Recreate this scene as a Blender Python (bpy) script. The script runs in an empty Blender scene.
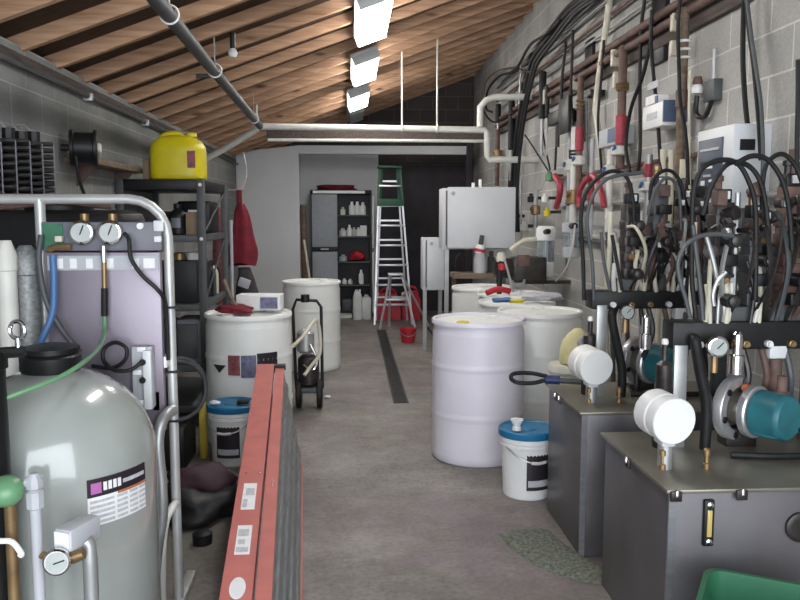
import bpy, bmesh, math, random
from mathutils import Vector, Matrix
random.seed(7)
C = bpy.context.scene.collection
PI = math.pi
V = Vector
# ---------------------------------------------------------------- camera model (used to turn photo measurements into metres)
F = 800.0; H = 1.53
PB = math.atan(85/800); YA = math.atan(50/800*math.cos(PB))
fw = V((math.sin(YA)*math.cos(PB), math.cos(YA)*math.cos(PB), -math.sin(PB)))
rt = V((math.cos(YA), -math.sin(YA), 0)); up = rt.cross(fw)
def ray(px, py): return fw + rt*((px-400)/F) + up*((300-py)/F)
def at(px, py, y):
    d = ray(px, py); return V((0, 0, H)) + d*(y/d.y)
def atx(px, py, x):
    d = ray(px, py); return V((0, 0, H)) + d*(x/d.x)
def atz(px, py, z=0):
    d = ray(px, py); return V((0, 0, H)) + d*((z-H)/d.z)
XL, XR, YB = -1.65, 1.95, 11.9
SL, Z0 = .368, 2.355
def zc(x): return Z0 + SL*(x-XL)          # underside of the rafters
# ---------------------------------------------------------------- materials
def mat(name, col, rough=.5, metal=0, var=.12, scale=8, bump=0, spec=.5, alpha=1, trans=0, coat=0, stretch=None, emit=0, bscale=None):
    m = bpy.data.materials.new(name); m.use_nodes = True
    nt = m.node_tree; n = nt.nodes; l = nt.links; b = n['Principled BSDF']
    b.inputs['Roughness'].default_value = rough; b.inputs['Metallic'].default_value = metal
    b.inputs['Specular IOR Level'].default_value = spec
    b.inputs['Coat Weight'].default_value = coat
    b.inputs['Transmission Weight'].default_value = trans
    b.inputs['Alpha'].default_value = alpha
    tc = n.new('ShaderNodeTexCoord'); mp = n.new('ShaderNodeMapping'); nz = n.new('ShaderNodeTexNoise')
    nz.inputs['Scale'].default_value = scale; nz.inputs['Detail'].default_value = 5
    if stretch: mp.inputs['Scale'].default_value = stretch
    l.new(tc.outputs['Object'], mp.inputs[0]); l.new(mp.outputs[0], nz.inputs['Vector'])
    cr = n.new('ShaderNodeValToRGB')
    cr.color_ramp.elements[0].position = .3; cr.color_ramp.elements[1].position = .7
    c = V(col[:3])
    cr.color_ramp.elements[0].color = (*(c*(1-var)), 1); cr.color_ramp.elements[1].color = (*[min(1, q) for q in c*(1+var)], 1)
    l.new(nz.outputs['Fac'], cr.inputs[0]); l.new(cr.outputs[0], b.inputs['Base Color'])
    if bump:
        bp = n.new('ShaderNodeBump'); bp.inputs['Strength'].default_value = bump; bp.inputs['Distance'].default_value = .01
        if bscale:
            n2 = n.new('ShaderNodeTexNoise'); n2.inputs['Scale'].default_value = bscale; n2.inputs['Detail'].default_value = 4
            l.new(mp.outputs[0], n2.inputs['Vector']); l.new(n2.outputs['Fac'], bp.inputs['Height'])
        else: l.new(nz.outputs['Fac'], bp.inputs['Height'])
        l.new(bp.outputs[0], b.inputs['Normal'])
    if emit:
        b.inputs['Emission Color'].default_value = (*col[:3], 1); b.inputs['Emission Strength'].default_value = emit
    return m
def mixrgb(n, l, fac, a, b_, mode='MIX'):
    x = n.new('ShaderNodeMix'); x.data_type = 'RGBA'; x.blend_type = mode
    for s, v in ((x.inputs[0], fac), (x.inputs[6], a), (x.inputs[7], b_)):
        if hasattr(v, 'is_output') or hasattr(v, 'links'): l.new(v, s)
        elif isinstance(v, (int, float)): s.default_value = v
        else: s.default_value = (*v[:3], 1)
    return x.outputs[2]
def ramp(n, l, src, stops):
    r = n.new('ShaderNodeValToRGB'); e = r.color_ramp.elements
    while len(e) < len(stops): e.new(.5)
    for q, (p, c) in zip(e, stops):
        q.position = p; q.color = (*c[:3], 1) if hasattr(c, '__len__') else (c, c, c, 1)
    l.new(src, r.inputs[0]); return r.outputs[0]
def block_mat(name, c1, c2, mortar, axis='x', dark=1):
    m = bpy.data.materials.new(name); m.use_nodes = True
    nt = m.node_tree; n = nt.nodes; l = nt.links; b = n['Principled BSDF']
    b.inputs['Roughness'].default_value = .85; b.inputs['Specular IOR Level'].default_value = .2
    g = n.new('ShaderNodeNewGeometry'); sx = n.new('ShaderNodeSeparateXYZ'); cx = n.new('ShaderNodeCombineXYZ')
    l.new(g.outputs['Position'], sx.inputs[0])
    l.new(sx.outputs['Y' if axis == 'x' else 'X'], cx.inputs['X']); l.new(sx.outputs['Z'], cx.inputs['Y'])
    mp = n.new('ShaderNodeMapping'); mp.inputs['Location'].default_value = (.1, .03, 0); l.new(cx.outputs[0], mp.inputs[0])
    br = n.new('ShaderNodeTexBrick'); br.inputs['Scale'].default_value = 1
    br.inputs['Brick Width'].default_value = .4; br.inputs['Row Height'].default_value = .2
    br.inputs['Mortar Size'].default_value = .006; br.inputs['Mortar Smooth'].default_value = .3
    br.inputs['Color1'].default_value = (*c1, 1); br.inputs['Color2'].default_value = (*c2, 1); br.inputs['Mortar'].default_value = (*mortar, 1)
    l.new(mp.outputs[0], br.inputs['Vector'])
    nz = n.new('ShaderNodeTexNoise'); nz.inputs['Scale'].default_value = 1.6; nz.inputs['Detail'].default_value = 6
    l.new(g.outputs['Position'], nz.inputs['Vector'])
    f = n.new('ShaderNodeTexNoise'); f.inputs['Scale'].default_value = 90; l.new(g.outputs['Position'], f.inputs['Vector'])
    st = ramp(n, l, nz.outputs['Fac'], [(.3, .72), (.65, 1.08)])
    o = mixrgb(n, l, 1.0, br.outputs['Color'], st, 'MULTIPLY')
    f2 = ramp(n, l, f.outputs['Fac'], [(.3, .8), (.7, 1.1)])
    o = mixrgb(n, l, .6, o, f2, 'MULTIPLY')
    l.new(o, b.inputs['Base Color'])
    bp = n.new('ShaderNodeBump'); bp.inputs['Strength'].default_value = .5; bp.inputs['Distance'].default_value = .006
    inv = n.new('ShaderNodeMath'); inv.operation = 'SUBTRACT'; inv.inputs[0].default_value = 1; l.new(br.outputs['Fac'], inv.inputs[1])
    ad = n.new('ShaderNodeMath'); ad.inputs[1].default_value = 0; l.new(inv.outputs[0], ad.inputs[0]); l.new(f.outputs['Fac'], ad.inputs[1])
    l.new(ad.outputs[0], bp.inputs['Height']); l.new(bp.outputs[0], b.inputs['Normal'])
    return m
def floor_mat():
    m = bpy.data.materials.new('stained_concrete'); m.use_nodes = True
    nt = m.node_tree; n = nt.nodes; l = nt.links; b = n['Principled BSDF']
    g = n.new('ShaderNodeNewGeometry')
    def nz(s, d=6, loc=(0, 0, 0)):
        mp = n.new('ShaderNodeMapping'); mp.inputs['Location'].default_value = loc; l.new(g.outputs['Position'], mp.inputs[0])
        t = n.new('ShaderNodeTexNoise'); t.inputs['Scale'].default_value = s; t.inputs['Detail'].default_value = d; t.inputs['Roughness'].default_value = .65
        l.new(mp.outputs[0], t.inputs['Vector']); return t.outputs['Fac']
    base = ramp(n, l, nz(1.3), [(.28, (.125, .111, .098)), (.5, (.205, .183, .166)), (.72, (.30, .27, .248))])
    sp = ramp(n, l, nz(38, 8), [(.3, .66), (.5, 1), (.7, 1.18)])
    c = mixrgb(n, l, 1.0, base, sp, 'MULTIPLY')
    mott = ramp(n, l, nz(9, 7, (2, 4, 0)), [(.35, .8), (.6, 1.08)])
    c = mixrgb(n, l, .8, c, mott, 'MULTIPLY')
    # spilled purple and greenish product, dried on
    pm = ramp(n, l, nz(.9, 4, (3.1, 1.2, 0)), [(.52, 0.0), (.68, .55)])
    c = mixrgb(n, l, pm, c, (.20, .13, .17))
    gm = ramp(n, l, nz(1.1, 5, (7.4, 2.2, 0)), [(.55, 0.0), (.72, .5)])
    c = mixrgb(n, l, gm, c, (.16, .165, .12))
    l.new(c, b.inputs['Base Color'])
    r = ramp(n, l, nz(1.7, 5, (5, 5, 0)), [(.35, .38), (.65, .75)]); l.new(r, b.inputs['Roughness'])
    bp = n.new('ShaderNodeBump'); bp.inputs['Strength'].default_value = .35; bp.inputs['Distance'].default_value = .004
    l.new(nz(60, 6), bp.inputs['Height']); l.new(bp.outputs[0], b.inputs['Normal'])
    return m
def wood_mat(name, dark, light):
    m = bpy.data.materials.new(name); m.use_nodes = True
    nt = m.node_tree; n = nt.nodes; l = nt.links; b = n['Principled BSDF']
    b.inputs['Roughness'].default_value = .7; b.inputs['Specular IOR Level'].default_value = .25
    tc = n.new('ShaderNodeTexCoord'); oi = n.new('ShaderNodeObjectInfo')
    add = n.new('ShaderNodeVectorMath'); add.operation = 'ADD'
    ml = n.new('ShaderNodeMath'); ml.operation = 'MULTIPLY'; ml.inputs[1].default_value = 37; l.new(oi.outputs['Random'], ml.inputs[0])
    cb = n.new('ShaderNodeCombineXYZ'); [l.new(ml.outputs[0], cb.inputs[k]) for k in range(3)]
    l.new(tc.outputs['Object'], add.inputs[0]); l.new(cb.outputs[0], add.inputs[1])
    mp = n.new('ShaderNodeMapping'); mp.inputs['Scale'].default_value = (.9, 14, 14); l.new(add.outputs[0], mp.inputs[0])
    nz = n.new('ShaderNodeTexNoise'); nz.inputs['Scale'].default_value = 2.2; nz.inputs['Detail'].default_value = 6; nz.inputs['Distortion'].default_value = .8
    l.new(mp.outputs[0], nz.inputs['Vector'])
    c = ramp(n, l, nz.outputs['Fac'], [(.25, dark), (.7, light)])
    tone = ramp(n, l, oi.outputs['Random'], [(0, .78), (1, 1.12)])
    c = mixrgb(n, l, 1.0, c, tone, 'MULTIPLY')
    # knots
    mk = n.new('ShaderNodeMapping'); mk.inputs['Scale'].default_value = (1.1, 3, 3.6); l.new(add.outputs[0], mk.inputs[0])
    vo = n.new('ShaderNodeTexVoronoi'); vo.inputs['Scale'].default_value = 1.6; l.new(mk.outputs[0], vo.inputs['Vector'])
    k = ramp(n, l, vo.outputs['Distance'], [(.07, 1.0), (.16, 0.0)])
    c = mixrgb(n, l, k, c, V(dark)*.35)
    l.new(c, b.inputs['Base Color'])
    return m
M = dict(
 floor=floor_mat(),
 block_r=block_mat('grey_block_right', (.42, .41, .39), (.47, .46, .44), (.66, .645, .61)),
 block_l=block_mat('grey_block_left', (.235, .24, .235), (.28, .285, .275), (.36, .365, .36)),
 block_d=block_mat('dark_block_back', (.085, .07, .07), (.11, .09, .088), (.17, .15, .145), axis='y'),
 plaster=mat('white_painted_wall', (.64, .645, .66), .8, var=.05, scale=2, bump=.08, bscale=60),
 darkboard=mat('charcoal_board', (.035, .03, .036), .7, var=.3, scale=3),  # near-black tone of the post and the right part of the recess
 wood=wood_mat('rafter_wood', (.34, .185, .105), (.66, .42, .27)),
 shadedeck=wood_mat('shaded_deck_wood', (.035, .02, .013), (.07, .042, .027)),  # deep shade between the rafters put into the wood colour
 oldwood=wood_mat('weathered_wood', (.10, .07, .05), (.24, .18, .13)),
 white=mat('white_plastic', (.80, .80, .79), .4, var=.04, scale=5),
 poly=mat('white_polyethylene', (.82, .825, .80), .42, var=.05, scale=4, bump=.03),
 lilac=mat('lilac_tinted_polyethylene', (.72, .685, .765), .40, var=.06, scale=3.5, bump=.03),
 yellowed=mat('yellowed_polyethylene', (.70, .68, .58), .45, var=.12, scale=9),
 jugyellow=mat('yellow_stained_jug', (.70, .63, .34), .45, var=.18, scale=9),
 facepanel=mat('dark_keypad_face', (.045, .06, .09), .45, var=.2),
 jug=mat('cloudy_jug_plastic', (.60, .61, .60), .4, var=.1, scale=9),
 tank=mat('silver_grey_gelcoat', (.33, .355, .335), .24, var=.05, scale=7, bump=.10, bscale=13, coat=.8),
 black=mat('black_plastic', (.010, .010, .011), .45, var=.3, scale=12, spec=.35),
 rubber=mat('black_rubber_hose', (.012, .012, .013), .55, var=.3, scale=20, spec=.3),
 dkgrey=mat('dark_grey_paint', (.07, .075, .08), .5, var=.2, scale=9),
 iron=mat('oily_dark_iron', (.055, .048, .046), .42, .6, var=.4, scale=14),
 steel=mat('brushed_steel', (.40, .40, .43), .36, .85, var=.12, scale=5, stretch=(1, 1, 12), bump=.03),
 tanksteel=mat('dull_tank_steel', (.125, .118, .125), .42, .4, var=.2, scale=3.5, bump=.05, bscale=30),
 toplid=mat('oily_olive_steel', (.215, .20, .165), .34, .5, var=.22, scale=5),
 rust=mat('rusted_pipe_brown', (.14, .085, .07), .7, .1, var=.4, scale=14),
 galv=mat('galvanised_pipe', (.42, .43, .43), .4, .6, var=.15, scale=9),
 tube=mat('white_grey_tube', (.52, .52, .51), .38, .35, var=.1, scale=8),
 alu=mat('aluminium', (.62, .62, .64), .36, .7, var=.1, scale=8),
 aluold=mat('oxidised_aluminium', (.24, .25, .25), .55, .45, var=.3, scale=6, stretch=(14, 1.2, 14)),
 chrome=mat('chrome', (.72, .72, .73), .12, 1, var=.03),
 pvc=mat('aged_white_pvc', (.66, .65, .60), .45, var=.12, scale=6),
 hosewhite=mat('cream_hose', (.62, .58, .46), .5, var=.12, scale=8),
 brass=mat('tarnished_brass', (.30, .20, .10), .42, .7, var=.25, scale=15),
 redfib=mat('red_fibreglass', (.50, .14, .12), .5, var=.10, scale=10, bump=.03),
 redpipe=mat('dull_red_sleeve', (.33, .03, .05), .5, var=.25, scale=20),
 ledger=mat('dark_ledger_wood', (.075, .055, .048), .8, var=.4, scale=6, stretch=(8, 1, 8)),
 red=mat('red_plastic', (.52, .025, .045), .42, var=.12, scale=8),
 redcloth=mat('red_cloth', (.16, .010, .022), .9, var=.3, scale=12, bump=.4, bscale=18),
 darkcloth=mat('dark_cloth', (.05, .042, .045), .95, var=.5, scale=9, bump=.4, bscale=14),
 plum=mat('plum_plastic_sheet', (.05, .018, .03), .7, var=.5, scale=7, bump=.3, bscale=14),
 bag=mat('black_bin_bag', (.016, .015, .016), .5, var=.4, scale=9, bump=.4, bscale=15),
 yellow=mat('yellow_plastic', (.62, .52, .012), .4, var=.07, scale=6, bump=.04),
 yellowdull=mat('dull_yellow', (.55, .42, .05), .5, var=.15),
 bluelid=mat('blue_plastic', (.015, .16, .33), .38, var=.1, scale=6),
 blue=mat('blue_hose', (.06, .15, .34), .45, var=.12, scale=9),
 navy=mat('navy_grip', (.02, .03, .13), .5, var=.2),
 bluepanel=mat('slate_blue_box', (.075, .11, .19), .5, var=.15),
 teal=mat('teal_motor_paint', (.025, .15, .18), .42, var=.2, scale=12),
 orange=mat('orange_coupling', (.55, .14, .045), .5, var=.15),
 green=mat('translucent_green_tube', (.13, .29, .15), .35, var=.1),
 greenbin=mat('green_plastic', (.03, .15, .075), .42, var=.1, scale=6),
 greenfib=mat('green_fibreglass', (.012, .075, .035), .5, var=.15),
 pcb=mat('circuit_green', (.03, .14, .08), .5, var=.2, scale=20),
 membrane=mat('dull_stainless', (.27, .235, .28), .42, .45, var=.12, scale=2.2, stretch=(2, 2, .7), bump=.04, bscale=6),
 strip=mat('slate_control_strip', (.16, .16, .19), .45, var=.15),
 cardboard=mat('cardboard', (.27, .19, .13), .85, var=.15),
 label=mat('white_paper_label', (.80, .80, .80), .6, var=.06, scale=25),
 labelgrey=mat('grey_print', (.50, .50, .53), .6, var=.15, scale=60),
 labelblack=mat('black_print', (.02, .015, .022), .5, var=.2),
 labelpink=mat('magenta_print', (.45, .14, .40), .5, var=.15),
 labelred=mat('maroon_print', (.24, .07, .08), .5, var=.4, scale=30),
 labelblue=mat('slate_print', (.15, .15, .25), .5, var=.4, scale=30),
 labelorange=mat('rust_print', (.5, .17, .07), .5, var=.2),
 elbox=mat('light_grey_enclosure', (.66, .68, .70), .42, var=.03, scale=5),
 boxgrey=mat('grey_junction_box', (.44, .45, .48), .5, var=.08),
 dial=mat('gauge_dial', (.40, .43, .42), .4, var=.06, scale=30),
 clear=mat('clear_bowl', (.62, .68, .74), .12, var=.05, trans=.75),
 cabgrey=mat('grey_cabinet_plastic', (.30, .32, .345), .55, var=.06, scale=20),
 lamp=mat('fluorescent_diffuser', (1, .98, .95), .5, var=0, emit=28),
 lampoff=mat('unlit_diffuser', (.55, .57, .60), .5, var=.05),
 grate=mat('drain_grate_iron', (.05, .048, .046), .6, .4, var=.3, scale=16),
 tissue=mat('white_tissue', (.8, .8, .8), .9, var=.05),
 grit=mat('absorbent_grit', (.15, .16, .125), .95, var=.5, scale=60, bump=.6, bscale=120),
 amber=mat('amber_oil', (.55, .42, .14), .2, var=.1),
)
# ---------------------------------------------------------------- mesh builder
def frame(d):
    d = d.normalized(); a = V((0, 0, 1)) if abs(d.z) < .95 else V((1, 0, 0))
    u = a.cross(d).normalized(); return u, d.cross(u), d
def spline(pts, n=8):
    pts = [V(p) for p in pts]
    if len(pts) < 3: return pts
    out = []
    P = [pts[0]*2-pts[1]] + pts + [pts[-1]*2-pts[-2]]
    for i in range(1, len(P)-2):
        a, b, c, d = P[i-1:i+3]
        for k in range(n):
            t = k/n
            out.append(.5*((2*b)+(c-a)*t+(2*a-5*b+4*c-d)*t*t+(3*b-a-3*c+d)*t*t*t))
    out.append(pts[-1]); return out
class MB:
    def __init__(s): s.b = bmesh.new(); s.mats = []
    def _m(s, fs, m):
        if m is None: return
        if m not in s.mats: s.mats.append(m)
        i = s.mats.index(m)
        for f in fs: f.material_index = i
    def box(s, lo, hi, bev=0, m=None, rot=None, piv=None):
        lo, hi = V(lo), V(hi); c = (lo+hi)/2; d = hi-lo
        r = bmesh.ops.create_cube(s.b, size=1); vs = r['verts']
        for v in vs: v.co = V((v.co.x*d.x, v.co.y*d.y, v.co.z*d.z)) + c
        if bev:
            es = list({e for v in vs for e in v.link_edges})
            q = bmesh.ops.bevel(s.b, geom=es, offset=bev, segments=2, affect='EDGES', profile=.5)
            fs = set(q['faces']); vs = list({v for f in fs for v in f.verts} | {v for v in vs if v.is_valid})
        fs = list({f for v in vs for f in v.link_faces})
        if rot is not None:
            p = V(piv) if piv is not None else c
            for v in {v for f in fs for v in f.verts}: v.co = p + rot @ (v.co-p)
        s._m(fs, m); return s
    def rings(s, rs, cap0=True, cap1=True, m=None, closed=False):
        R = [[s.b.verts.new(p) for p in r] for r in rs]; fs = []
        n = len(R[0]); k = len(R)
        for i in range(k if closed else k-1):
            A, B = R[i], R[(i+1) % k]
            for j in range(n): fs.append(s.b.faces.new((A[j], A[(j+1) % n], B[(j+1) % n], B[j])))
        if not closed:
            if cap0: fs.append(s.b.faces.new(R[0][::-1]))
            if cap1: fs.append(s.b.faces.new(R[-1]))
        s._m(fs, m); return s
    def lathe(s, prof, o=(0, 0, 0), ax=(0, 0, 1), n=32, m=None, cap0=True, cap1=True):
        o = V(o); u, v, d = frame(V(ax)); rs = []; q = [prof[0]]
        for (r0, h0), (r1, h1) in zip(prof, prof[1:]):
            L = math.hypot(r1-r0, h1-h0)
            if L > .06: q += [(r0+(r1-r0)*t, h0+(h1-h0)*t) for t in (.006/L, 1-.006/L)]
            q.append((r1, h1))
        for r, h in q:
            r = max(r, 1e-4)
            rs.append([o+d*h+u*(r*math.cos(2*PI*j/n))+v*(r*math.sin(2*PI*j/n)) for j in range(n)])
        return s.rings(rs, cap0, cap1, m)
    def cyl(s, a, b, r, r2=None, n=16, m=None):
        a, b = V(a), V(b); r2 = r if r2 is None else r2
        return s.lathe([(r, 0), (r2, (b-a).length)], a, b-a, n, m)
    def tube(s, pts, r, n=8, smooth=8, m=None, rf=None):
        P = spline(pts, smooth) if smooth else [V(p) for p in pts]
        rs = []; u = None
        for i, p in enumerate(P):
            t = (P[min(i+1, len(P)-1)]-P[max(i-1, 0)]).normalized()
            if u is None: u, w, _ = frame(t)
            else:
                u = (u - t*u.dot(t)).normalized(); w = t.cross(u)
            q = r*(rf(i/(len(P)-1)) if rf else 1)
            rs.append([p+u*(q*math.cos(2*PI*j/n))+w*(q*math.sin(2*PI*j/n)) for j in range(n)])
        return s.rings(rs, m=m)
    def torus(s, c, ax, R, r, n=24, k=8, m=None):
        c = V(c); u, v, d = frame(V(ax)); rs = []
        for i in range(n):
            a = 2*PI*i/n; e = u*math.cos(a)+v*math.sin(a)
            rs.append([c+e*(R+r*math.cos(2*PI*j/k))+d*(r*math.sin(2*PI*j/k)) for j in range(k)])
        return s.rings(rs, m=m, closed=True)
    def prism(s, poly, axis, a, b, m=None):
        def P(p, t):
            return {'x': V((t, p[0], p[1])), 'y': V((p[0], t, p[1])), 'z': V((p[0], p[1], t))}[axis]
        return s.rings([[P(p, a) for p in poly], [P(p, b) for p in poly]], m=m)
    def blob(s, c, r, seed=0, amp=.25, sub=3, m=None, flat=None):
        q = bmesh.ops.create_icosphere(s.b, subdivisions=sub, radius=1); rnd = random.Random(seed)
        ph = [(V((rnd.uniform(-3, 3), rnd.uniform(-3, 3), rnd.uniform(-3, 3))), rnd.uniform(0, 6)) for _ in range(6)]
        for v in q['verts']:
            k = 1+amp*sum(math.sin(v.co.dot(f)*1.7+p) for f, p in ph)/3
            p = V((v.co.x*r[0], v.co.y*r[1], v.co.z*r[2]))*k
            if flat is not None: p.z = max(p.z, flat)
            v.co = V(c)+p
        s._m({f for v in q['verts'] for f in v.link_faces}, m); return s
    def patch(s, c, r, a0, a1, z0, z1, t=.003, n=12, m=None):
        o = [V((c[0]+(r+t)*math.cos(a0+(a1-a0)*i/n), c[1]+(r+t)*math.sin(a0+(a1-a0)*i/n), 0)) for i in range(n+1)]
        q = [V((c[0]+(r-.002)*math.cos(a0+(a1-a0)*i/n), c[1]+(r-.002)*math.sin(a0+(a1-a0)*i/n), 0)) for i in range(n+1)]
        rs = [[o[i]+V((0, 0, z0)), o[i]+V((0, 0, z1)), q[i]+V((0, 0, z1)), q[i]+V((0, 0, z0))] for i in range(n+1)]
        return s.rings(rs, m=m)
    def build(s, name, m, parent=None, ang=38):
        me = bpy.data.meshes.new(name); bmesh.ops.recalc_face_normals(s.b, faces=s.b.faces); s.b.to_mesh(me); s.b.free()
        for q in ([M[m]] if not s.mats else []) : me.materials.append(q)
        if s.mats:
            me.materials.append(M[m]) if False else None
            for q in s.mats: me.materials.append(M[q])
        for p in me.polygons: p.use_smooth = True
        me.set_sharp_from_angle(angle=math.radians(ang))
        o = bpy.data.objects.new(name, me); C.objects.link(o)
        if parent is not None:
            o.parent = parent
            me.transform(Matrix.Translation(-V(WORLD.get(parent.name, (0, 0, 0)))))
            WORLD[o.name] = WORLD.get(parent.name, (0, 0, 0))
        else:
            xs = [v.co for v in me.vertices]
            c = V(((min(v.x for v in xs)+max(v.x for v in xs))/2, (min(v.y for v in xs)+max(v.y for v in xs))/2, min(v.z for v in xs)))
            me.transform(Matrix.Translation(-c)); o.location = c; WORLD[o.name] = tuple(c)
        return o
WORLD = {}
def tag(o, label, cat, group=None):
    o['label'] = label; o['category'] = cat
    if group: o['group'] = group
    return o
def thing(name, label, cat, loc=(0, 0, 0), group=None):
    o = bpy.data.objects.new(name, None); C.objects.link(o); o.location = loc
    o.empty_display_size = .1; WORLD[o.name] = tuple(loc); return tag(o, label, cat, group)
def struct(o):
    o['kind'] = 'structure'; return o
def dup(root, loc, label, group=None, rz=0):
    r = root.copy(); C.objects.link(r); r.location = loc; r.rotation_euler = (0, 0, rz); r['label'] = label
    if group: r['group'] = group
    WORLD[r.name] = tuple(loc)
    for ch in list(root.children):
        c = ch.copy(); C.objects.link(c); c.parent = r
        for g in list(ch.children):
            d = g.copy(); C.objects.link(d); d.parent = c
    return r
R = lambda ax, deg: Matrix.Rotation(math.radians(deg), 3, ax)
# children of a thing are modelled in world coordinates and moved into the thing's frame by build()

# ================================================================ THE ROOM
YF = -.9
struct(MB().box((XL-.2, YF-3, -.12), (XR+.2, YB+1.3, 0)).build('floor', 'floor'))
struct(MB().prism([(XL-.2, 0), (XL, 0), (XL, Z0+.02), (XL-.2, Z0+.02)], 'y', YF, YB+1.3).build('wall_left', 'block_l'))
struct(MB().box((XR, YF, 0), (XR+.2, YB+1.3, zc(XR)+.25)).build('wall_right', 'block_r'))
RD = .085
struct(MB().prism([(XL-.2, zc(XL-.2)+RD), (XR+.25, zc(XR+.25)+RD), (XR+.25, zc(XR+.25)+RD+.03), (XL-.2, zc(XL-.2)+RD+.03)], 'y', YF-.2, YB+1.3).build('ceiling', 'shadedeck'))
y = 3.77-.487*9
while y < YB+1.1:
    o = MB().prism([(XL-.15, zc(XL-.15)+.0), (XR, zc(XR)), (XR, zc(XR)+RD), (XL-.15, zc(XL-.15)+RD)], 'y', y, y+.042).build('ceiling_rafter', 'wood')
    struct(o); y += .487
# back wall: white painted wall with a wide opening, panel and dark blocks set back inside it
xj, zj = -.74, 2.42
top = lambda x: zc(x)+RD-.005
struct(MB().prism([(XL, 0), (xj, 0), (xj, zj+.12), (XL, zj+.12) if zc(XL)+RD > zj+.12 else (XL, zc(XL)+RD)], 'y', YB, YB+.1).build('wall_back', 'plaster'))
struct(MB().box((xj, YB, zj), (1.72, YB+.1, zj+.12)).build('trim_1', 'plaster'))
struct(MB().box((1.72, YB, 0), (1.8, YB+.1, 2.75)).build('trim_2', 'darkboard'))
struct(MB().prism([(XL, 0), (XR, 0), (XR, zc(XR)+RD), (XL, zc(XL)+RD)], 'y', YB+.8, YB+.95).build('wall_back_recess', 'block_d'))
struct(MB().box((xj-.05, YB+.74, 0), (.445, YB+.798, zj+.1)).build('trim_3', 'plaster'))
struct(MB().box((.445, YB+.775, 0), (XR, YB+.798, 2.30)).build('trim_4', 'darkboard'))
# top plate under the rafters, left and right
struct(MB().box((XL-.15, YF, Z0-.06), (XL+.004, YB, Z0-.02)).build('trim_5', 'ledger'))
# drain channel and slab joints in the floor
g = thing('drain_grate', 'long dark iron grate over the floor drain channel down the aisle', 'drain grate', (.41, 6.4, 0))
fr = MB()
for x0, x1 in ((.345, .36), (.455, .47)): fr.box((x0, 6.4, 0), (x1, 10.6, .006))
fr.box((.36, 6.4, 0), (.455, 10.6, .002)); fr.build('frame', 'grate', g)
bars = MB()
for k in range(100): bars.box((.36, 6.41+k*.042, .002), (.455, 6.43+k*.042, .006))
bars.build('bars', 'grate', g)
# ================================================================ CEILING LAMPS
def lamp(px, py, ln, w, label, lit=True, first=None):
    d = ray(px, py); t = (Z0-SL*XL-.1-H)/(d.z-SL*d.x); p = V((0, 0, H))+d*t
    rot = R('Y', -math.degrees(math.atan(SL)))
    g = thing('ceiling_lamp', label, 'ceiling lamp', p, 'fluorescent lamps down the roof')
    b = MB().box(p+V((-w/2-.012, -ln/2-.02, .055)), p+V((w/2+.012, ln/2+.02, .085)), .006, rot=rot, piv=p).build('housing', 'elbox', g)
    MB().box(p+V((-w/2, -ln/2, -.02)), p+V((w/2, ln/2, .054)), .018, rot=rot, piv=p).build('diffuser', 'lamp' if lit else 'lampoff', g)
    for s in (-1, 1):
        MB().box(p+V((-w/2-.006, s*ln/2-.012, -.024)), p+V((w/2+.006, s*ln/2+.012, .058)), .006, rot=rot, piv=p).build('end_cap', 'elbox', g)
    for s in (-1, 1):
        MB().box(p+V((-.03, s*ln/3-.02, .08)), p+V((.03, s*ln/3+.02, .104)), rot=rot, piv=p).build('bracket', 'galv', g)
lamp(374, 22, 1.2, .24, 'lit white fluorescent lamp nearest the viewer, cut by the top of the photo')
lamp(365.5, 71, 1.2, .24, 'lit white fluorescent lamp, middle of the three bright ones')
lamp(359, 101, 1.2, .24, 'lit white fluorescent lamp, farthest of the three bright ones')
lamp(356.5, 116, 1.0, .2, 'unlit grey fluorescent lamp beyond the bright ones', False)
lamp(374, -95, 1.2, .24, 'added lit fluorescent lamp overhead near the viewer, out of view')  # unseen lamp added to carry the row and its light forward

# ================================================================ OVERHEAD PIPES
CY = 8.3
pa = V((-.9, CY, 2.42)); pb = V((1.39, CY, 2.40))
o = MB(); o.tube([(-.80, 2.0, 2.47), (-.86, 5, 2.45), (-.9, CY-.06, 2.42)], .036, 12, 1)
tag(o.build('overhead_pipe', 'dkgrey'), 'dark grey pipe running lengthwise under the rafters at the left', 'pipe')
o = MB().tube([pa, pb, pb+V((.025, 0, -.03)), pb+V((.03, 0, -.27)), pb+V((.05, 0, -.30)), V((XR+.002, CY, pb.z-.30))], .034, 12, 0)
tag(o.build('cross_pipe', 'pvc'), 'white pipe crossing the room below the rafters, turned down at its right end', 'pipe')
o = MB().tube([(-1.652, CY+.1, 2.00), (-1.2, CY+.05, 2.24), (-.93, CY+.01, 2.40)], .034, 12, 0)
tag(o.build('diagonal_pipe', 'pvc'), 'pale pipe slanting from the crossing pipe down to the left wall', 'pipe')
p0 = at(480, 127, CY); p0.y = CY
o = MB().tube([p0, p0+V((0, 0, .2)), p0+V((.06, 0, .27)), p0+V((.14, .0, .30)), (XR+.002, CY, p0.z+.31)], .034, 12, 0)
tag(o.build('elbow_pipe', 'pvc'), 'white pipe rising from the crossing pipe and bending to the right wall', 'pipe')
o = MB().tube([(-.86, CY+.35, 2.318), (1.45, CY+.35, 2.318)], .018, 10, 0)
tag(o.build('thin_cross_pipe', 'pvc'), 'thin pale pipe crossing the room just under the dark shade strip', 'pipe')
o = MB().box((-.88, CY+.41, 2.335), (1.5, CY+.49, 2.435))  # dark strip added in place of the shaded gap under the roof
tag(o.build('shade_strip', 'ledger'), 'dark strip added across the room for the shade behind the thick white pipe', 'shade strip')
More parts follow.
